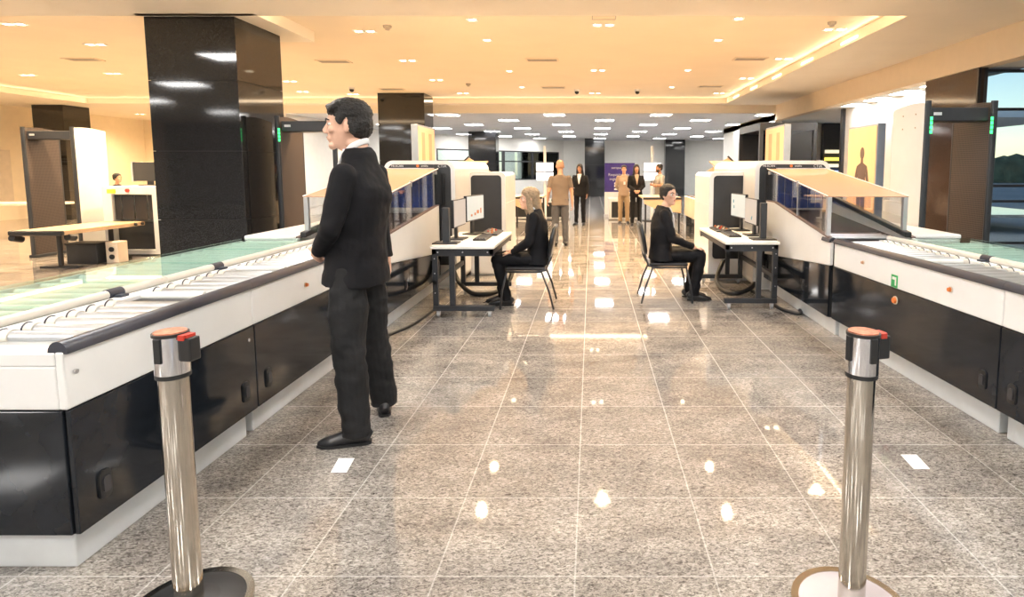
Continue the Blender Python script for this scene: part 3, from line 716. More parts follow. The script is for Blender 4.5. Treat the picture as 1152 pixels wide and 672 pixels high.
# ------------------------------------------------------------------ far left station
r = empty('old_baggage_scanner', (-7.85, 10.6, 0), label='older grey baggage scanner with open black tunnel at far left', cat='x-ray scanner')
MB().ring([(-8.4, 0.02), (-7.35, 0.02), (-7.35, 1.2), (-8.4, 1.2)], [(-8.24, .1), (-7.55, .1), (-7.55, 1.06), (-8.24, 1.06)], 1, 10.0, 11.4).build('housing', m_skirt, r, bev=.01)
for k in range(6): MB().box(-8.23+k*.113, -8.125+k*.113, 10.05+(k % 2)*.01, 10.055+(k % 2)*.01, .62, 1.05).build('curtain_strip', m_blackp, r)
MB().box(-8.24, -7.55, 10.1, 11.3, .1, .58).build('lower_body', m_char, r); MB().box(-8.3, -8.16, 9.985, 10., 1.08, 1.15).build('yellow_label', mat('yellow_label', (.75, .6, .05), .5), r)
MB().cyl((-7.95, 10, 1.13), (-7.95, 9.97, 1.13), .03).build('red_button', m_red, r)
r = empty('desktop_monitor', (-8.0, 10.6, 1.2), label='dark monitor standing on the older grey scanner', cat='monitor')
MB().box(-8.27, -7.7, 10.55, 10.6, 1.28, 1.62).build('case', m_blackp, r, bev=.008); MB().box(-8.29, -8.265, 10.54, 10.61, 1.27, 1.63).build('bezel', m_alu, r)
MB().box(-8.05, -7.95, 10.58, 10.62, 1.21, 1.32).box(-8.15, -7.85, 10.5, 10.72, 1.2, 1.215).build('stand', m_blackp, r)
r = empty('feed_table', (-8.05, 9.2, 0), label='long tan feed table leading to the older scanner at far left', cat='table')
MB().box(-8.42, -7.68, 8.42, 9.98, .535, .60).build('tabletop', m_wood, r, bev=.008)
MB().box(-8.44, -7.66, 8.36, 8.43, .53, .605).build('end_roller_cover', m_blackp, r, bev=.02); MB().cyl((-8.42, 8.4, .50), (-8.42, 8.55, .46), .05).cyl((-7.7, 8.5, .50), (-7.7, 8.62, .48), .05).build('knob', m_blackp, r)
for y in (8.75, 9.7):
    MB().cyl((-8.05, y, .02), (-8.05, y, .54), .035).build('leg', m_blackp, r); MB().box(-8.35, -7.75, y-.04, y+.04, 0, .03).build('foot_bar', m_blackp, r, bev=.008)
MB().cyl((-7.67, 9.75, .57), (-7.65, 9.75, .57), .025).cyl((-7.67, 9.9, .57), (-7.65, 9.9, .57), .025).build('bolt', m_blackp, r)
r = empty('storage_box', (-8.0, 9.25, 0), label='small dark box on the floor below the feed table', cat='box')
MB().box(-8.28, -7.80, 9.1, 9.4, 0, .30).build('box_body', m_char, r, bev=.01); MB().box(-8.29, -7.79, 9.09, 9.41, .3, .33).build('box_lid', m_blackp, r)
r = empty('power_unit', (-7.62, 9.3, 0), label='beige power unit with round sockets beside the dark box', cat='power unit')
MB().box(-7.74, -7.54, 9.2, 9.4, 0, .34).build('case', m_beige, r, bev=.01)
for z in (.1, .22): MB().cyl((-7.64, 9.2, z), (-7.64, 9.185, z), .04).build('socket', m_blackp, r)
# left wall board and table
r = empty('wall_board', (-17.0, 16, 1.2), label='white board with a dark sign on the cream wall, far left edge', cat='board')
MB().box(-17.09, -17.04, 13.5, 17.2, .55, 2.05).build('board', m_beige, r, bev=.01)
MB().box(-17.03, -17.01, 14.9, 16.3, 1.62, 1.92).build('dark_sign', mat('brown_sign', (.10, .06, .035), .5), r)
sg = MB(); 
for k, z in enumerate((1.70, 1.80)): sg.box(-17.012, -17.005, 15.0, 15.9+.2*k, z, z+.03)
sg.build('lettering', m_skirt, r)
r = empty('side_table', (-13, 13, 0), label='pale table with dark legs beside the far left wall', cat='table')
MB().box(-13.9, -11.9, 12.6, 13.4, .70, .75).build('tabletop', m_beige, r, bev=.006)
for x in (-13.8, -12.3):
    MB().box(x, x+.12, 12.7, 12.8, 0, .7).build('leg', m_char, r); MB().box(x, x+.12, 13.2, 13.3, 0, .7).build('leg', m_char, r)

# ------------------------------------------------------------------ stanchions and tapes
def stanchion(x, y, label, bm_, beltang, topm):
    r = empty('barrier_post', (x, y, 0), label=label, cat='barrier post')
    prof = [(.19, 0), (.19, .012), (.17, .026), (.09, .042), (.05, .05)]
    mb = MB(); prev = None
    for (ra, za), (rb, zb) in zip(prof, prof[1:]): mb.cyl((x, y, za), (x, y, zb), ra, rb, 40, caps=True)
    mb.build('base', bm_, r, smooth=.5)
    MB().ring([(x+.192*math.cos(a*PI/20), y+.192*math.sin(a*PI/20)) for a in range(40)], [(x+.168*math.cos(a*PI/20), y+.168*math.sin(a*PI/20)) for a in range(40)], 2, .001, .029).build('base_rim', m_steel, r, smooth=.5)
    MB().cyl((x, y, .045), (x, y, .835), .043, n=32).build('pole', m_steel, r, smooth=.5)
    MB().cyl((x, y, .828), (x, y, .842), .050, n=32).build('collar', m_blackp, r, smooth=.5)
    h = MB().cyl((x, y, .842), (x, y, .965), .050, n=32).build('head', m_chrome, r, smooth=.5)
    for k in range(3):
        a = beltang+PI/2*(k+1); c_, s_ = math.cos(a), math.sin(a)
        M = Matrix.Translation((x+c_*.050, y+s_*.050, 0)) @ Matrix.Rotation(a, 4, 'Z')
        MB(M).box(-.008, .006, -.012, .012, .885, .965, bev=.003).build('belt_slot', m_blackp, h)
    M = Matrix.Translation((x, y, 0)) @ Matrix.Rotation(beltang, 4, 'Z')
    b_ = MB(M).box(.045, .088, -.022, .022, .885, .962, bev=.006).build('belt_cassette', m_blackp, r)
    MB(M).box(.05, .07, -.026, -.018, .955, .972).box(.04, .075, -.018, .018, .962, .972).build('red_clip', m_red, b_)
    t = MB().cyl((x, y, .965), (x, y, .975), .052, n=32).build('cap', m_blackp, r, smooth=.5)
    MB().cyl((x, y, .975), (x, y, .979), .046, n=32).build('cap_disc', topm, t, smooth=.5)
m_cap = mat('worn_orange_label', (.52, .20, .12), .5, var=.5, vscale=40)
stanchion(-1.36, 1.84, 'left steel barrier post with red clip and black base', m_blackp, -.15, m_cap)
stanchion(.88, 1.84, 'right steel barrier post with a pale metal base', mat('pale_base', (.60, .56, .60), .3, metal=.3), .25, m_cap)
tag(base_of(MB().prism([(-1.291, 2.756), (-1.212, 2.756), (-1.23, 2.898), (-1.313, 2.898)], 2, .0005, .002).build('floor_tape', m_tape), (-1.26, 2.83, .0005)), 'small white tape mark on the floor by the standing man\'s shoe', 'tape')
tag(base_of(MB().prism([(1.618, 2.79), (1.699, 2.79), (1.713, 2.936), (1.629, 2.936)], 2, .0005, .002).build('floor_tape', m_tape), (1.66, 2.86, .0005)), 'small white tape mark on the floor right of the right barrier post', 'tape')

# ------------------------------------------------------------------ desks, monitors
def desk(side, x_in, x_out, y0, y1, label):
    """x_in aisle side, x_out machine side"""
    r = empty('operator_desk', ((x_in+x_out)/2, (y0+y1)/2, 0), label=label, cat='desk')
    xa, xb = sorted((x_in, x_out)); zt = .70; w = .045
    MB().box(xa-.01, xb+.01, y0-.02, y1+.02, zt, zt+.028).build('desktop', m_desk, r, bev=.004)
    fr = MB().box(xa, xb, y0, y0+w, zt-.075, zt).box(xa, xb, y1-w, y1, zt-.075, zt).box(xa, xa+w, y0, y1, zt-.06, zt).box(xb-w, xb, y0, y1, zt-.06, zt)
    fr.build('top_frame', m_frame, r, bev=.004)
    sx = 1 if x_in > x_out else -1
    for y in (y0, y1-w):
        for xx in (x_out+sx*.0, x_out+sx*.17):
            a, b = sorted((xx, xx+sx*w*1.2)); MB().box(a, b, y, y+w, .07, zt-.07).build('leg', m_frame, r, bev=.004)
        MB().box(xa, xb, y-.01, y+w+.01, .065, .115).build('foot_bar', m_frame, r, bev=.004)
        for xx in (xa+.05, xb-.05):
            c_ = MB().cyl((xx-.012, y+.02, .03), (xx+.012, y+.02, .03), .03, n=16).build('caster', m_castor, r, smooth=.5)
            MB().box(xx-.018, xx+.018, y+.005, y+.035, .03, .067).build('caster_fork', m_alu, c_)
    a, b = sorted((x_out, x_out+sx*w)); MB().box(a, b, y0, y1, .33, .38).build('stretcher', m_frame, r, bev=.004)
    for xx in (xa+.06, (xa+xb)/2, xb-.06): MB().cyl((xx, y0, zt-.035), (xx, y0-.004, zt-.035), .008, n=8).build('bolt', m_alu, r)
    for z in (.25, .45, .6): MB().cyl((x_out+sx*.025, y0, z), (x_out+sx*.025, y0-.004, z), .006, n=8).build('bolt', m_alu, r)
    return r
desk(-1, -.98, -1.60, 5.79, 7.10, 'left white operator desk on a dark frame with casters')
desk(1, 1.43, 1.99, 6.13, 7.60, 'right white operator desk on a dark frame with casters')
m_scr1 = mat('xray_screen_tan', (.3, .28, .26), .3, emit=(.50, .46, .42), es=.55)
m_scr2 = mat('xray_screen_pale', (.3, .31, .3), .3, emit=(.62, .68, .66), es=.62)
m_icon = mat('orange_scan_item', (.4, .15, .05), .5, emit=(.5, .16, .05), es=.4)
m_icon2 = mat('teal_scan_item', (.05, .2, .25), .5, emit=(.05, .2, .28), es=.4)
def monitor(cx, cy, ang, label, scr, z0=.86, w=.50, h=.30, icons=None):
    """screen normal = local -Y rotated by ang"""
    M = Matrix.Translation((cx, cy, 0)) @ Matrix.Rotation(ang, 4, 'Z')
    r = empty('monitor', (cx, cy, .728), ang, label, 'monitor')
    c_ = MB(M).box(-w/2, w/2, 0, .035, z0, z0+h).build('case', m_blackp, r, bev=.006)
    s_ = MB(M).box(-w/2+.010, w/2-.010, -.004, .002, z0+.014, z0+h-.010).build('screen', scr, r)
    ic = MB(M)
    for (u, v, rw, rh) in icons or (): ic.box(u-rw, u+rw, -.006, -.0035, z0+v-rh, z0+v+rh)
    if icons: ic.build('scan_image', m_icon if scr is m_scr2 and icons[0][0] > -.1 else m_icon2, s_)
    MB(M).box(-.03, .03, .03, .06, .74, z0+.15).build('stand', m_blackp, r, bev=.005)
    MB(M).box(-.12, .12, -.06, .12, .728, .742).build('stand_foot', m_blackp, r, bev=.004)
    return r
# left pair faces +X (towards the operator), right pair faces -X
monitor(-1.44, 6.37, math.radians(88), 'nearer monitor of the pair on the left desk', m_scr1, .87)
monitor(-1.37, 6.88, math.radians(78), 'farther monitor of the pair on the left desk, showing scanned items', m_scr2, .89, icons=[(-.02, .08, .02, .015), (.06, .10, .03, .02), (.15, .11, .015, .03), (-.12, .07, .02, .012)])
monitor(1.85, 6.73, math.radians(-90), 'nearer monitor of the pair on the right desk', m_scr1, .86, icons=[(.05, .07, .015, .015), (.07, .09, .01, .01)])
monitor(1.84, 7.28, math.radians(-84), 'farther monitor of the pair on the right desk', m_scr2, .89, icons=[(-.15, .2, .015, .02), (-.13, .13, .012, .018)])
def post_box(x, y, z1, label):
    r = empty('cable_post', (x, y, .728), label=label, cat='post')
    MB().box(x-.035, x+.035, y-.03, y+.03, .73, z1).build('column', m_char, r, bev=.006); MB().box(x-.13, x+.13, y-.09, y+.09, .728, .742).build('foot', m_blackp, r, bev=.004)
post_box(-1.50, 6.0, 1.10, 'short charcoal post standing on the left desk beside the monitors')
post_box(1.88, 6.34, 1.13, 'short charcoal post standing on the right desk beside the monitors')
def keyboard(x, y, ang, label):
    M = Matrix.Translation((x, y, .728)) @ Matrix.Rotation(ang, 4, 'Z')
    r = empty('keyboard', (x, y, .728), ang, label, 'keyboard')
    MB(M).box(-.22, .22, -.07, .07, 0, .022, bev=.005).build('tray', m_blackp, r)
    k = MB(M)
    for i in range(14):
        for j in range(4): k.box(-.205+i*.029, -.182+i*.029, -.058+j*.03, -.034+j*.03, .02, .03)
    k.build('keys', m_bump, r)
def console(x, y, ang, label):
    M = Matrix.Translation((x, y, .728)) @ Matrix.Rotation(ang, 4, 'Z')
    r = empty('control_console', (x, y, .728), ang, label, 'console')
    MB(M).prism([(-.09, 0), (.09, 0), (.09, .045), (-.09, .02)], 0, -.24, .24).build('console_body', m_blackp, r, bev=.008)
    for i in range(9):
        MB(M).cyl((-.19+i*.047, -.02+(i % 3)*.03, .02), (-.19+i*.047, -.02+(i % 3)*.03, .048), .012, n=10).build('console_button', [m_orange, m_beige, m_red, m_beige][i % 4], r)
keyboard(-1.20, 6.42, PI/2, 'black keyboard on the left desk in front of the monitors')
console(-1.17, 6.9, PI/2, 'black control console with coloured buttons on the left desk')
keyboard(1.63, 6.75, -PI/2, 'black keyboard on the right desk in front of the monitors')
console(1.62, 7.28, -PI/2, 'black control console with coloured buttons on the right desk')

def cable(pts, r_, label):
    P = [V(p) for p in pts]; out = []
    for i in range(len(P)-1):
        a, b, c_, d_ = P[max(i-1, 0)], P[i], P[i+1], P[min(i+2, len(P)-1)]
        for k in range(8):
            t = k/8; out.append(.5*((2*b)+(c_-a)*t+(2*a-5*b+4*c_-d_)*t*t+(3*b-a-3*c_+d_)*t**3))
    out.append(P[-1]); o = MB().tube(out, r_).build('floor_cable', m_cable, smooth=True)
    base_of(o, (P[0].x, P[0].y, 0)); return tag(o, label, 'cable')
cable([(-1.75, 7.2, .35), (-1.66, 7.15, .12), (-1.45, 6.85, .035), (-1.28, 6.75, .03), (-1.1, 6.9, .05), (-1.0, 7.3, .2), (-1.25, 8.0, .3)], .028, 'thick black cable looping under the left desk')
cable([(-1.90, 4.9, .016), (-1.80, 5.15, .016), (-1.70, 5.5, .016), (-1.66, 6.2, .016)], .014, 'thin black cable on the floor along the left conveyor')
cable([(1.75, 7.6, .3), (1.62, 7.4, .1), (1.6, 7.0, .035), (1.72, 6.8, .03), (1.95, 7.0, .05), (2.1, 7.3, .1)], .028, 'thick black cable looping under the right desk')
cable([(1.95, 7.0, .02), (2.0, 6.4, .02), (2.02, 6.05, .02), (2.14, 5.86, .02), (2.19, 6.0, .02)], .02, 'black cable curling on the floor at the right desk')

# ------------------------------------------------------------------ chairs
def chair(x, y, ang, label):
    M = Matrix.Translation((x, y, 0)) @ Matrix.Rotation(ang, 4, 'Z')      # faces local +Y
    r = empty('visitor_chair', (x, y, 0), ang, label, 'chair')
    MB(M).box(-.22, .22, -.21, .22, .415, .455, bev=.018).build('seat', m_leather, r)
    bk = MB(M); n = 8
    for i in range(n):
        z = .60+i*.28/n
    bk.loft([((0, -.245, .54), .17, .018), ((0, -.25, .58), .205, .028), ((0, -.275, .72), .215, .032), ((0, -.305, .85), .20, .028), ((0, -.315, .89), .15, .018)], 24, e=.6)
    bk.build('backrest', m_leather, r, smooth=True)
    for sx in (-1, 1):
        MB(M).tube([(sx*.225, .20, .40), (sx*.245, .25, .2), (sx*.255, .27, .006)], .011).build('leg', m_frame, r, smooth=True)
        MB(M).tube([(sx*.225, -.17, .41), (sx*.245, -.25, .2), (sx*.255, -.30, .006)], .011).build('leg', m_frame, r, smooth=True)
        MB(M).tube([(sx*.225, -.10, .405), (sx*.215, -.215, .42), (sx*.19, -.25, .50), (sx*.185, -.268, .62)], .011).build('back_bracket', m_frame, r, smooth=True)
    MB(M).tube([(-.225, .20, .405), (.225, .20, .405)], .011).tube([(-.225, -.17, .405), (.225, -.17, .405)], .011).tube([(-.225, .2, .405), (-.225, -.17, .405)], .011).tube([(.225, .2, .405), (.225, -.17, .405)], .011).build('seat_frame', m_frame, r, smooth=True)
    return r
chair(-.70, 6.35, math.radians(90), 'black chair on thin legs holding the blonde operator')
chair(.86, 6.63, math.radians(-90), 'black chair on thin legs holding the operator in glasses')

# ------------------------------------------------------------------ people
def hand(mb, w, d, pn, curl=.5, s=1., thumb=1, fr=.0088):
    """w wrist, d direction of the hand, pn palm normal (towards the curl), thumb side along d x pn * thumb"""
    w = V(w); d = V(d).normalized(); pn = V(pn); pn = (pn-d*pn.dot(d)).normalized(); sd = d.cross(pn)*thumb
    mb.loft([(w, .026*s, .019*s), (w+d*.03*s, .034*s, .016*s), (w+d*.065*s, .040*s, .014*s), (w+d*.088*s, .038*s, .011*s)], 12, xdir=sd)
    for k, (off, L) in enumerate(((.029, .072), (.0095, .080), (-.010, .075), (-.029, .058))):
        p = w+d*.083*s+sd*off*s; dd = d.copy(); ax = d.cross(pn)
        for j, f in enumerate((.45, .32, .23)):
            dd = Quaternion(ax, curl*(.7+.2*j)) @ dd
            q = p+dd*L*f*s; mb.cap(p, fr*s*(1-.08*j), q, fr*s*(.92-.08*j), 8); p = q
    p = w+d*.022*s+sd*.026*s; t1 = (d*.7+sd*.75+pn*.25).normalized(); q = p+t1*.042*s; mb.cap(p, .0125*s, q, .0105*s, 8)
    t2 = (d*.95+sd*.2+pn*.35).normalized(); q2 = q+t2*.034*s; mb.cap(q, .0105*s, q2, .0085*s, 8)

def wrinkle(amp, sc, seed=0, zfun=None):
    def f(me):
        nr = [q.vector.copy() for q in me.vertex_normals]; out = []
        for v, nn in zip(me.vertices, nr):
            c = v.co.copy()
            n_ = noise.noise(V((c.x*sc, c.y*sc, c.z*sc*1.6+seed)))+.5*noise.noise(c*sc*2.3+V((seed, 0, 0)))
            out.extend(c+nn*(n_*amp))
        me.vertices.foreach_set('co', out); me.update()
    return f
def flat0(me):
    for v in me.vertices:
        if v.co.z < .002: v.co.z = .002

def person(label, loc, rz, J, k=1., skin=None, vox=.008, upper=None, lower=None, shoe=None, hair=None, hairstyle='short', sleeve='long', jacket=True, fem=False, glasses=False, wid=1., hands=None, beard=False, collar=False, vneck=None, headrot=(0, 0), badge=False, legw=1., jd=1., headk=1.):
    """J joints in the local frame (faces +Y, right hand +X), metres; scaled by k"""
    root = empty('person', loc, rz, label, 'person')
    W = Matrix.Translation(V(loc)) @ Matrix.Rotation(rz, 4, 'Z') @ Matrix.Scale(k, 4)
    def N(): return MB(W)
    g = {a: V(b) for a, b in J.items()}
    sh = (g['shR']-g['shL']).normalized(); hp = (g['hipR']-g['hipL']).normalized()
    up = (g['neck']-g['chest']).normalized()
    fw = sh.cross(V((0, 0, 1))); fw = V((0, 0, 1)).cross(sh).normalized()      # chest forward
    fw = V((-sh.y, sh.x, 0)).normalized()
    # head frame
    hr = Matrix.Rotation(headrot[0], 4, 'Z') @ Matrix.Rotation(headrot[1], 4, 'X')
    base = Matrix((( sh.x, fw.x, 0, 0), (sh.y, fw.y, 0, 0), (0, 0, 1, 0), (0, 0, 0, 1)))
    HF = Matrix.Translation(g['head']) @ base @ hr
    hs = headk*(1. if not fem else .95)
    def hp_(p): return HF @ (V(p)*hs)
    def ell(mb, c, r_, m4=None, n=16):
        mb.ell(hp_(c), [q*hs for q in r_], n, (base @ hr) @ (m4 or Matrix.Identity(4)))
    body = N()
    # skull and face
    ell(body, (0, -.014, .035), (.075, .096, .090), n=24)
    hx = (base @ hr) @ V((1, 0, 0))
    body.loft([(hp_((0, .004, .075)), .058*hs, .078*hs), (hp_((0, .008, .04)), .068*hs, .086*hs), (hp_((0, .012, .005)), .066*hs, .083*hs), (hp_((0, .018, -.035)), .060*hs, .078*hs),
               (hp_((0, .026, -.070)), .050*hs, .068*hs), (hp_((0, .040, -.098)), .036*hs, .050*hs), (hp_((0, .050, -.114)), .022*hs, .032*hs)], 20, xdir=hx)
    ell(body, (0, .086, .028), (.045, .014, .012)); ell(body, (0, .076, -.098), (.026, .020, .022))
    body.cap(hp_((0, .092, .018)), .0075*hs, hp_((0, .112, -.020)), .0115*hs, 8); ell(body, (0, .106, -.028), (.017, .013, .010), n=10)
    ell(body, (0, .088, -.060), (.028, .013, .020), n=10)
    for s_ in (-1, 1):
        ell(body, (s_*.038, .072, -.020), (.022, .018, .02), n=10)
        ell(body, (s_*.074, -.004, -.008), (.010, .018, .030), Matrix.Rotation(s_*.25, 4, 'Z'), n=12)
    # neck, trunk, limbs
    nk = .052 if not fem else .044
    body.loft([(g['neck']-up*.03, nk*1.25, nk*1.2), (g['neck']+V((0, 0, .02)), nk*1.02, nk*1.02), (hp_((0, -.012, -.075)), nk, nk*1.05), (hp_((0, -.01, -.03)), nk*.95, nk*1.1)], 16, xdir=sh)
    body.loft([(g['pelvis']-V((0, 0, .06)), .12*wid, .09), (g['pelvis'], .145*wid, .10), (g['waist'], .125*wid, .09), (g['chest'], .14*wid, .09), ((g['shL']+g['shR'])/2-up*.05, .11*wid, .06), (g['neck']-up*.03, .05, .045)], 20, xdir=sh)
    for s_ in 'LR':
        a, b, c_ = g['sh'+s_], g['el'+s_], g['wr'+s_]
        body.cap(a, .046, b, .038); body.cap(b, .038, c_, .026)
        if sleeve == 'short': body.cap(a, .05, b, .042)
        hd = (hands or {}).get(s_)
        dn = (c_-b).normalized()
        if hd: d_, pn_, cu_ = V(hd[0]), V(hd[1]), hd[2]
        else: d_, pn_, cu_ = dn, (sh*(-1 if s_ == 'R' else 1)), .45
        ax = d_.normalized().cross((pn_-d_*pn_.dot(d_)).normalized())
        th = 1 if ax.dot(fw+V((0, 0, .3))) > 0 else -1
        hand(body, c_, d_, pn_, cu_, 1. if not fem else .92, th)
        a, b, c_ = g['hip'+s_], g['kn'+s_], g['an'+s_]
        body.cap(a, .078, b, .052); body.cap(b, .052, c_, .038)
        body.cap(c_, .036, V((c_.x, c_.y, c_.z))+V((0, .0, -.02)), .034)
    body.build('body', skin, root, remesh=vox/k)
    # face details
    for s_ in (-1, 1):
        f = N(); ell(f, (s_*.031, .079, .010), (.0135, .0125, .0085), n=10); e_ = f.build('eye', m_eye, root, smooth=True)
        f = N(); ell(f, (s_*.031, .0868, .010), (.0065, .0065, .0068), n=8); f.build('iris', m_iris, e_, smooth=True)
        f = N(); f.loft([(hp_((s_*.014, .101, .029)), .004, .0045), (hp_((s_*.032, .097, .036)), .005, .005), (hp_((s_*.052, .080, .029)), .003, .003)], 8, xdir=(0, 0, 1)); f.build('eyebrow', hair or m_hair, root, smooth=True)
    f = N(); ell(f, (0, .0985, -.056), (.018, .0055, .0042), n=10); ell(f, (0, .0975, -.063), (.015, .0055, .0045), n=10); f.build('lips', m_lip if fem else m_lipm, root, smooth=True)
    # hair
    if hairstyle != 'bald':
        h = N()
        if hairstyle in ('short', 'quiff', 'bun', 'long', 'bob'):
            ell(h, (0, -.020, .068), (.084, .106, .070), n=24)
            ell(h, (0, -.052, .015), (.080, .066, .082), n=20)
            if hairstyle == 'quiff':
                ell(h, (0, -.012, .078), (.083, .108, .072), n=24)
                ell(h, (0, -.058, .012), (.078, .068, .085), n=20)
                for i in range(9):
                    x = -.062+i*.0155
                    h.cap(hp_((x, .035, .118-.25*abs(x))), .020*hs, hp_((x*1.05, .088-.25*abs(x), .100-.3*abs(x))), .015*hs, 8)
                for s_ in (-1, 1): ell(h, (s_*.074, .028, .038), (.011, .022, .034), n=10); ell(h, (s_*.076, -.035, .0), (.010, .030, .045), n=10)
            if hairstyle == 'short':
                for s_ in (-1, 1): ell(h, (s_*.073, .012, .03), (.011, .03, .035), n=10)
            if hairstyle == 'bun':
                ell(h, (0, -.105, .03), (.035, .03, .035), n=14); ell(h, (0, -.024, .058), (.083, .104, .074), n=24)
                for s_ in (-1, 1): ell(h, (s_*.070, -.012, .028), (.016, .062, .052), n=14)
            if hairstyle in ('long', 'bob'):
                L_ = .36 if hairstyle == 'long' else .2
                ell(h, (0, -.020, .062), (.090, .110, .082), n=24)
                h.loft([(hp_((0, -.045, .05)), .086, .07), (hp_((0, -.068, -.04)), .092, .060), (hp_((0, -.105, -.13)), .098, .048), (hp_((0, -.155, -.13-L_*.3)), .10, .036), (hp_((0, -.185, -.13-L_*.6)), .085, .030), (hp_((0, -.195, -.13-L_*.85)), .05, .018)], 20, xdir=hx)
                for s_ in (-1, 1):
                    h.loft([(hp_((s_*.050, .045, .09)), .028, .02), (hp_((s_*.078, .030, .03)), .026, .016), (hp_((s_*.084, .015, -.05)), .032, .017), (hp_((s_*.088, .0, -.13)), .036, .02), (hp_((s_*.085, -.02, -.20)), .03, .02)], 10, xdir=hr @ base @ V((0, 1, 0)))
        h.build('hair', hair or m_hair, root, remesh=max(.005, vox*.9)/k, fx=wrinkle(.004, 55, 3))
    if beard:
        h = N(); h.loft([(hp_((0, .022, -.045)), .061, .079), (hp_((0, .030, -.080)), .052, .068), (hp_((0, .045, -.108)), .036, .048), (hp_((0, .052, -.124)), .02, .028)], 16, xdir=hx); h.build('beard', m_hair, root, smooth=True)
    if glasses:
        h = N()
        for s_ in (-1, 1):
            pts = [hp_((s_*.033+.024*math.cos(t*PI/8), .101-.012*abs(math.cos(t*PI/8)), .006+.018*math.sin(t*PI/8))) for t in range(17)]
            h.tube(pts, .0022, 6); h.tube([hp_((s_*.057, .090, .012)), hp_((s_*.076, .0, .01))], .002, 6)
        h.tube([hp_((-.010, .104, .010)), hp_((.010, .104, .010))], .0022, 6)
        h.build('glasses', m_alu, root, smooth=True)
    # clothes: upper
    up_ = N(); wj = wid*(1. if jacket else .95)
    hem = g['hem'] if 'hem' in g else g['pelvis']-V((0, 0, .04))
    # shoulder yoke
    mid = (g['shL']+g['shR'])/2; sw = (g['shR']-g['shL']).length/2
    if jacket:
        up_.loft([(hem, .196*wj, .140*jd), (hem*.5+g['waist']*.5, .178*wj, .126*jd), (g['waist'], .165*wj, .118*jd), (g['chest'], .185*wj, .128*jd), (mid-up*.06, sw*1.06, .114*jd), (mid+up*.015, sw*1.0, .098), (mid+up*.045, sw*.80, .088), ((mid+up*.045).lerp(g['neck'], .42), sw*.60, .084), ((mid+up*.045).lerp(g['neck'], .8), nk*1.8, nk*1.6), (g['neck']+up*.012, nk*1.28, nk*1.25)], 28, xdir=sh, e=.85)
    else:
        up_.loft([(hem, .168*wj, .122), (g['waist'], .160*wj, .118), (g['chest'], .180*wj, .125), (mid-up*.05, sw*.96, .105), (mid+up*.012, sw*.82, .078), (g['neck']-up*.01, .075, .064)], 28, xdir=sh, e=.9)
    for s_ in 'LR':
        a, b, c_ = g['sh'+s_], g['el'+s_], g['wr'+s_]
        if sleeve == 'long':
            r0, r1, r2 = (.068, .056, .040) if jacket else (.06, .05, .036)
            r0, r1, r2 = [q*(.9 if fem else 1) for q in (r0, r1, r2)]
            up_.cap(a, r0, a*.5+b*.5, (r0+r1)/2*1.02, 16); up_.cap(a*.5+b*.5, (r0+r1)/2*1.02, b, r1, 16)
            e_ = b+(c_-b)*.94; up_.cap(b, r1, b*.45+e_*.55, (r1+r2)/2, 16); up_.cyl(b*.45+e_*.55, e_, (r1+r2)/2, r2, 16)
        else:
            e_ = a+(b-a)*.75; up_.cap(a, .064, a*.5+e_*.5, .060, 14); up_.cyl(a*.5+e_*.5, e_, .060, .058, 14)
    up_.build('jacket' if jacket else 'shirt', upper, root, remesh=vox/k, smooth_it=12, fx=wrinkle(.0065 if jacket else .006, 9, 1.7))
    if collar:
        co = N(); rg = []
        for t in range(25):
            a = 2*PI*t/24; rg.append(g['neck']+sh*math.cos(a)*(nk*1.13)+fw*(math.sin(a)*(nk*1.12)+.004)+V((0, 0, .016-.032*math.sin(a))))
        co.loft([(p, .017, .005, (0, 0, 1)) for p in rg], 8); co.build('shirt_collar', m_shirt, root, smooth=True)
    if vneck:
        # shirt front: thin curved patch that follows the chest
        vm = N(); n_ = 8
        A = g['neck']+fw*.050-up*.0; B = g['chest']*.55+g['waist']*.45+fw*.128
        rows = []
        for i in range(n_):
            t = i/(n_-1); w_ = .062*(1-t)+.006; rows.append((A.lerp(B, t)+fw*(.055*math.sin(min(1, t*1.4)*PI/2)*(1-t)+.002), w_))
        vm.loft([(p, w_, .012) for p, w_ in rows], 12, xdir=sh); vm.build('shirt_front', vneck, root, smooth=True)
    if badge:
        p = g['chest']+fw*.138-sh*.02-up*.05; bd = N(); bd.box(-.03, .03, -.003, .003, -.045, .045, M=Matrix.Translation(p) @ base); bd.build('badge', m_shirt, root)
    # clothes: lower
    lo = N(); thick = legw if not fem else .92
    lo.loft([((g['hipL']+g['hipR'])/2-V((0, 0, .07)), .155*wid, .105), (g['pelvis'], .162*wid, .112), (g['pelvis']*.5+g['waist']*.5, .145*wid, .105)], 20, xdir=hp)
    for s_ in 'LR':
        a, b, c_ = g['hip'+s_], g['kn'+s_], g['an'+s_]
        q = a*.5+b*.5; lo.cap(a, .086, q, .088*thick, 18); lo.cap(q, .088*thick, b, .072*thick, 18)
        q = b*.5+c_*.5; lo.cap(b, .072*thick, q, .068*thick, 18); lo.cyl(q, c_+(c_-b).normalized()*.0, .068*thick, .063*thick, 18); lo.cyl(c_, c_+V((0, 0, -.03)), .063*thick, .066*thick, 18)
    lo.build('trousers', lower, root, remesh=vox/k, fx=wrinkle(.0095, 10, 9.1))
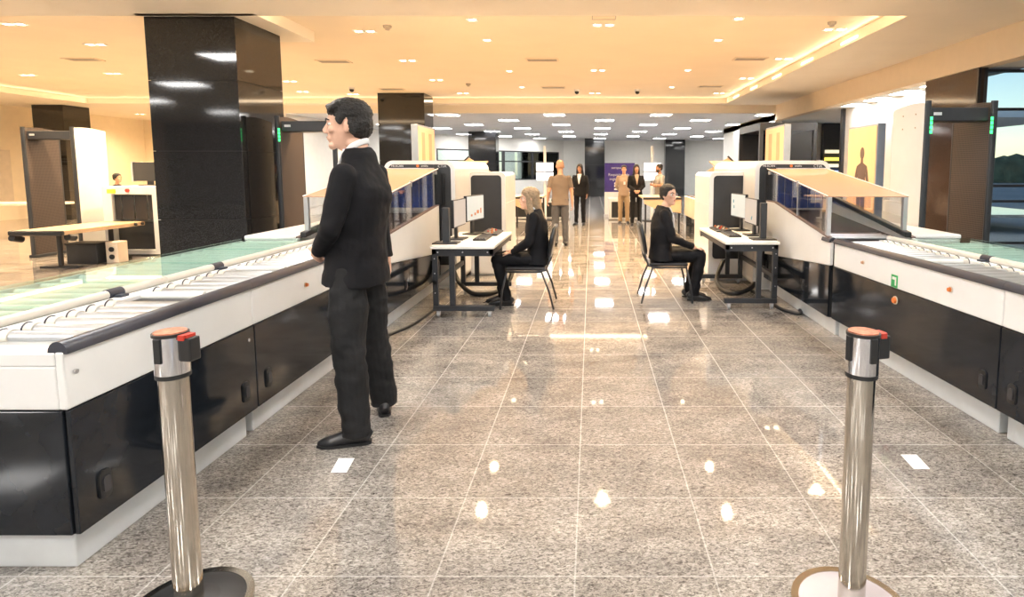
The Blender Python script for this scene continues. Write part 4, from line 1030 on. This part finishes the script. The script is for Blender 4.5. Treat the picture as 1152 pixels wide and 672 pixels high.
    # shoes
    for s_ in 'LR':
        a = g['an'+s_]; d_ = V(g['ft'+s_]).normalized(); sd = V((0, 0, 1)).cross(d_); z0 = a.z-.085
        def sp(f_, z): return V((a.x, a.y, z0))+d_*f_+V((0, 0, z))
        so = N()
        so.loft([(sp(-.075, .035), .024, .028), (sp(-.06, .045), .036, .045), (sp(-.02, .052), .038, .056), (sp(.03, .046), .038, .050), (sp(.08, .034), .043, .037), (sp(.13, .027), .046, .028), (sp(.175, .021), .036, .021), (sp(.198, .017), .018, .013)], 18, xdir=sd)
        so.cyl(sp(-.02, .06), sp(-.02, .10), .042, .040, 16)
        so_ = so.build('shoe', shoe or m_leather, root, remesh=min(vox, .007)/k)
        sl = N(); outl = []
        for t, w_ in ((-.078, .022), (-.055, .036), (0, .036), (.06, .042), (.12, .046), (.17, .038), (.202, .014)): outl.append((t, w_))
        pts = [V((a.x, a.y, 0))+d_*t+sd*w_ for t, w_ in outl]+[V((a.x, a.y, 0))+d_*t-sd*w_ for t, w_ in outl[::-1]]
        sl.prism([(p.x, p.y) for p in pts], 2, z0, z0+.014); sl.build('sole', m_blackp, so_)
    return root

def stand(**o):
    J = dict(head=(0, .02, 1.64), neck=(0, -.01, 1.48), chest=(0, 0, 1.28), waist=(0, 0, 1.08), pelvis=(0, 0, .96), hem=(0, 0, .84),
             shL=(-.175, -.01, 1.395), elL=(-.235, -.02, 1.13), wrL=(-.225, .06, .88), shR=(.175, -.01, 1.395), elR=(.235, -.02, 1.13), wrR=(.225, .06, .88),
             hipL=(-.09, 0, .90), knL=(-.10, .02, .50), anL=(-.11, -.01, .087), hipR=(.09, 0, .90), knR=(.10, .02, .50), anR=(.11, -.01, .087), ftL=(-.2, 1, 0), ftR=(.2, 1, 0))
    J.update(o); return J

# the man in the foreground, seen from behind, looking left
def rotJ(J, a):
    M = Matrix.Rotation(a, 3, 'Z'); return {k: tuple(M @ V(v)) for k, v in J.items()}
J = stand(head=(0, .06, 1.732), neck=(0, .005, 1.605), chest=(0, .0, 1.36), waist=(0, .03, 1.14), pelvis=(0, .04, 1.01), hem=(.01, .045, .865),
          shL=(-.185, -.0, 1.462), elL=(-.24, .055, 1.19), wrL=(-.12, .20, 1.04), shR=(.185, -.01, 1.462), elR=(.225, -.0, 1.20), wrR=(.205, -.045, .96),
          hipL=(-.095, .045, .95), knL=(-.15, .03, .53), anL=(-.19, -.015, .087), hipR=(.095, .04, .95), knR=(.16, .035, .53), anR=(.22, .005, .087), ftL=(-.28, 1, 0), ftR=(1, .45, 0))
person('young man in a black suit standing in profile beside the left conveyor', (-1.285, 3.25, 0), math.radians(86), J, k=1.0, skin=m_skinl, vox=.0055, upper=m_suit, lower=m_trous, hair=m_hair, hairstyle='quiff', collar=True, vneck=m_shirt,
       headrot=(math.radians(20), 0), legw=1.2, jd=1.2, wid=1.04, headk=1.07, hands={'L': ((.7, .5, -.4), (.5, -.4, .5), .7), 'R': ((0, .15, -1), (-1, 0, 0), .5)})

# seated operators
def seat(**o):
    J = dict(head=(0, .05, 1.19), neck=(0, .0, 1.06), chest=(0, -.03, .84), waist=(0, -.05, .64), pelvis=(0, -.05, .53), hem=(0, -.04, .47),
             shL=(-.165, -.02, .995), elL=(-.20, .04, .72), wrL=(-.11, .24, .60), shR=(.165, -.02, .995), elR=(.20, .04, .72), wrR=(.11, .24, .60),
             hipL=(-.09, -.02, .525), knL=(-.09, .40, .52), anL=(-.09, .36, .10), hipR=(.09, -.02, .525), knR=(.09, .40, .52), anR=(.09, .38, .10), ftL=(0, 1, 0), ftR=(0, 1, 0))
    J.update(o); return J
person('blonde woman in a black suit sitting at the left desk', (-.63, 6.36, 0), math.radians(90), seat(anL=(-.08, .30, .095), anR=(.07, .36, .095)), k=.985, skin=m_skinl, vox=.007, upper=m_suit, lower=m_suit,
       hair=m_blond, hairstyle='long', fem=True, collar=True, hands={'L': ((.3, 1, -.1), (0, 0, -1), .5), 'R': ((-.3, 1, -.1), (0, 0, -1), .5)}, headrot=(math.radians(18), 0))
person('dark-haired woman in glasses and black suit sitting at the right desk', (.84, 6.62, 0), math.radians(-90), seat(waist=(0, -.04, .66), head=(0, .04, 1.20), elR=(.22, .06, .73), wrR=(.13, .32, .62), wrL=(-.12, .34, .60), anL=(-.09, .30, .095), anR=(.09, .33, .095)),
       k=1.0, skin=m_skinl, vox=.007, upper=m_suit, lower=m_suit, hair=m_hair, hairstyle='bun', fem=True, collar=False, vneck=m_shirt, glasses=True, wid=1.25,
       hands={'L': ((.3, 1, -.15), (0, 0, -1), .5), 'R': ((-.3, 1, -.15), (0, 0, -1), .5)}, headrot=(math.radians(-50), 0))
# background figures
person('bald man in a taupe polo and grey trousers seen from behind', (-.60, 11.3, 0), math.radians(8), stand(wrL=(-.25, .12, .93), wrR=(.255, .05, .86)), k=.945, skin=m_skin, vox=.009, upper=m_tanshirt, lower=m_greytr,
       hairstyle='bald', sleeve='short', jacket=False, wid=1.12, headk=1.08)
person('woman in a black suit and white shirt standing at the far left of the aisle', (-.30, 15.6, 0), math.radians(168), stand(), k=.92, skin=m_skind, vox=.010, upper=m_suit, lower=m_suit, hairstyle='bob', fem=True, vneck=m_shirt)
person('man in a light tan shirt and khaki trousers with lanyard', (.90, 16.0, 0), math.radians(176), stand(wrL=(-.1, -.12, .95), wrR=(.1, -.12, .95)), k=.905, skin=m_skin, vox=.010, upper=m_lightshirt, lower=m_khaki, hairstyle='short', sleeve='long', jacket=False, badge=True)
person('long-haired woman in a black suit with clasped hands', (1.19, 15.4, 0), math.radians(186), stand(elL=(-.22, .02, 1.14), elR=(.22, .02, 1.14), wrL=(-.06, .17, 1.0), wrR=(.06, .17, 1.0)), k=.915, skin=m_skin, vox=.010, upper=m_suit, lower=m_suit, hairstyle='long', fem=True, vneck=m_lightshirt,
       hands={'L': ((1, .1, -.5), (0, -1, 0), .6), 'R': ((-1, .1, -.5), (0, -1, 0), .6)})
person('bearded man in a grey shirt with crossed arms leaning at the far table', (1.80, 15.4, 0), math.radians(110), stand(elL=(-.24, .05, 1.15), elR=(.24, .05, 1.15), wrL=(.08, .19, 1.17), wrR=(-.08, .21, 1.14)), k=.92, skin=m_skind, vox=.010, upper=m_greyshirt, lower=m_greytr, hairstyle='short', sleeve='short', jacket=False, beard=True,
       hands={'L': ((1, .1, .1), (0, -1, 0), .3), 'R': ((-1, .1, 0), (0, -1, 0), .3)})
person('person in dark clothes standing behind the older grey scanner', (-9.5, 11.7, 0), math.radians(-100), stand(), k=.80, skin=m_skin, vox=.011, upper=m_suit, lower=m_suit, hairstyle='bun', fem=True)

# ------------------------------------------------------------------ lights
def area(name, loc, rot, sx, sy, p, col, spread=PI):
    l = bpy.data.lights.new(name, 'AREA'); l.shape = 'RECTANGLE'; l.size = sx; l.size_y = sy; l.energy = p; l.color = col; l.spread = spread
    o = bpy.data.objects.new(name, l); C.objects.link(o); o.location = loc; o.rotation_euler = rot; return o
WARM = (1, .72, .43)
for nm, loc, rot, L_ in (('r', (TX1-.05, 12, ZS+.06), (0, math.radians(100), 0), 9), ('l', (TX0+.05, 12, ZS+.06), (0, math.radians(-100), 0), 9),
                         ('n', (-5.2, TY0+.05, ZS+.06), (math.radians(100), 0, 0), 18), ('f', (-5.2, TY1-.05, ZS+.06), (math.radians(-100), 0, 0), 18)):
    area('cove_strip_lamp', loc, rot, .06 if nm in 'rl' else L_, L_ if nm in 'rl' else .06, 2.2*L_, (1, .76, .50))  # strips added as ceiling fill; only the right step has lamps
for k, (x, y) in enumerate(D1+D2+D3+[(-12.2, 20.), (-10.2, 20.), (-15.3, 20.)]):
    left = x < -6
    l = bpy.data.lights.new('downlight_lamp', 'SPOT'); l.energy = 560 if left else 360; l.color = WARM; l.spot_size = 2.8 if left else 2.3; l.spot_blend = .7; l.shadow_soft_size = .06
    o = bpy.data.objects.new('downlight_lamp', l); C.objects.link(o); o.location = (x, y, (ZT if y < 17 else ZS)-.03)
w = bpy.data.worlds.new('sky'); S.world = w; w.use_nodes = True
nt = w.node_tree; bg = nt.nodes['Background']; sk = nt.nodes.new('ShaderNodeTexSky'); sk.sky_type = 'NISHITA'
sk.sun_disc = False; sk.sun_elevation = math.radians(50); sk.sun_rotation = math.radians(200); sk.air_density = 1.2; sk.dust_density = 0.; sk.ozone_density = 2.5
nt.links.new(sk.outputs[0], bg.inputs['Color']); bg.inputs['Strength'].default_value = .13

# ------------------------------------------------------------------ camera
cd = bpy.data.cameras.new('camera'); cd.sensor_width = 36; cd.lens = 655/1152*36; cd.shift_x = -89/1152; cd.shift_y = -(336-252.6)/1152
cam = bpy.data.objects.new('camera', cd); C.objects.link(cam); cam.location = (0, 0, 1.5); cam.rotation_euler = (PI/2-math.atan((252.6-190)/655), 0, 0)
cd.clip_start = .05; cd.clip_end = 500
S.camera = cam
S.view_settings.view_transform = 'Standard'; S.view_settings.look = 'None'; S.view_settings.gamma = 1; S.view_settings.use_curve_mapping = False
S.view_settings.exposure = 0.14
bpy.data.scenes.remove(WORK)
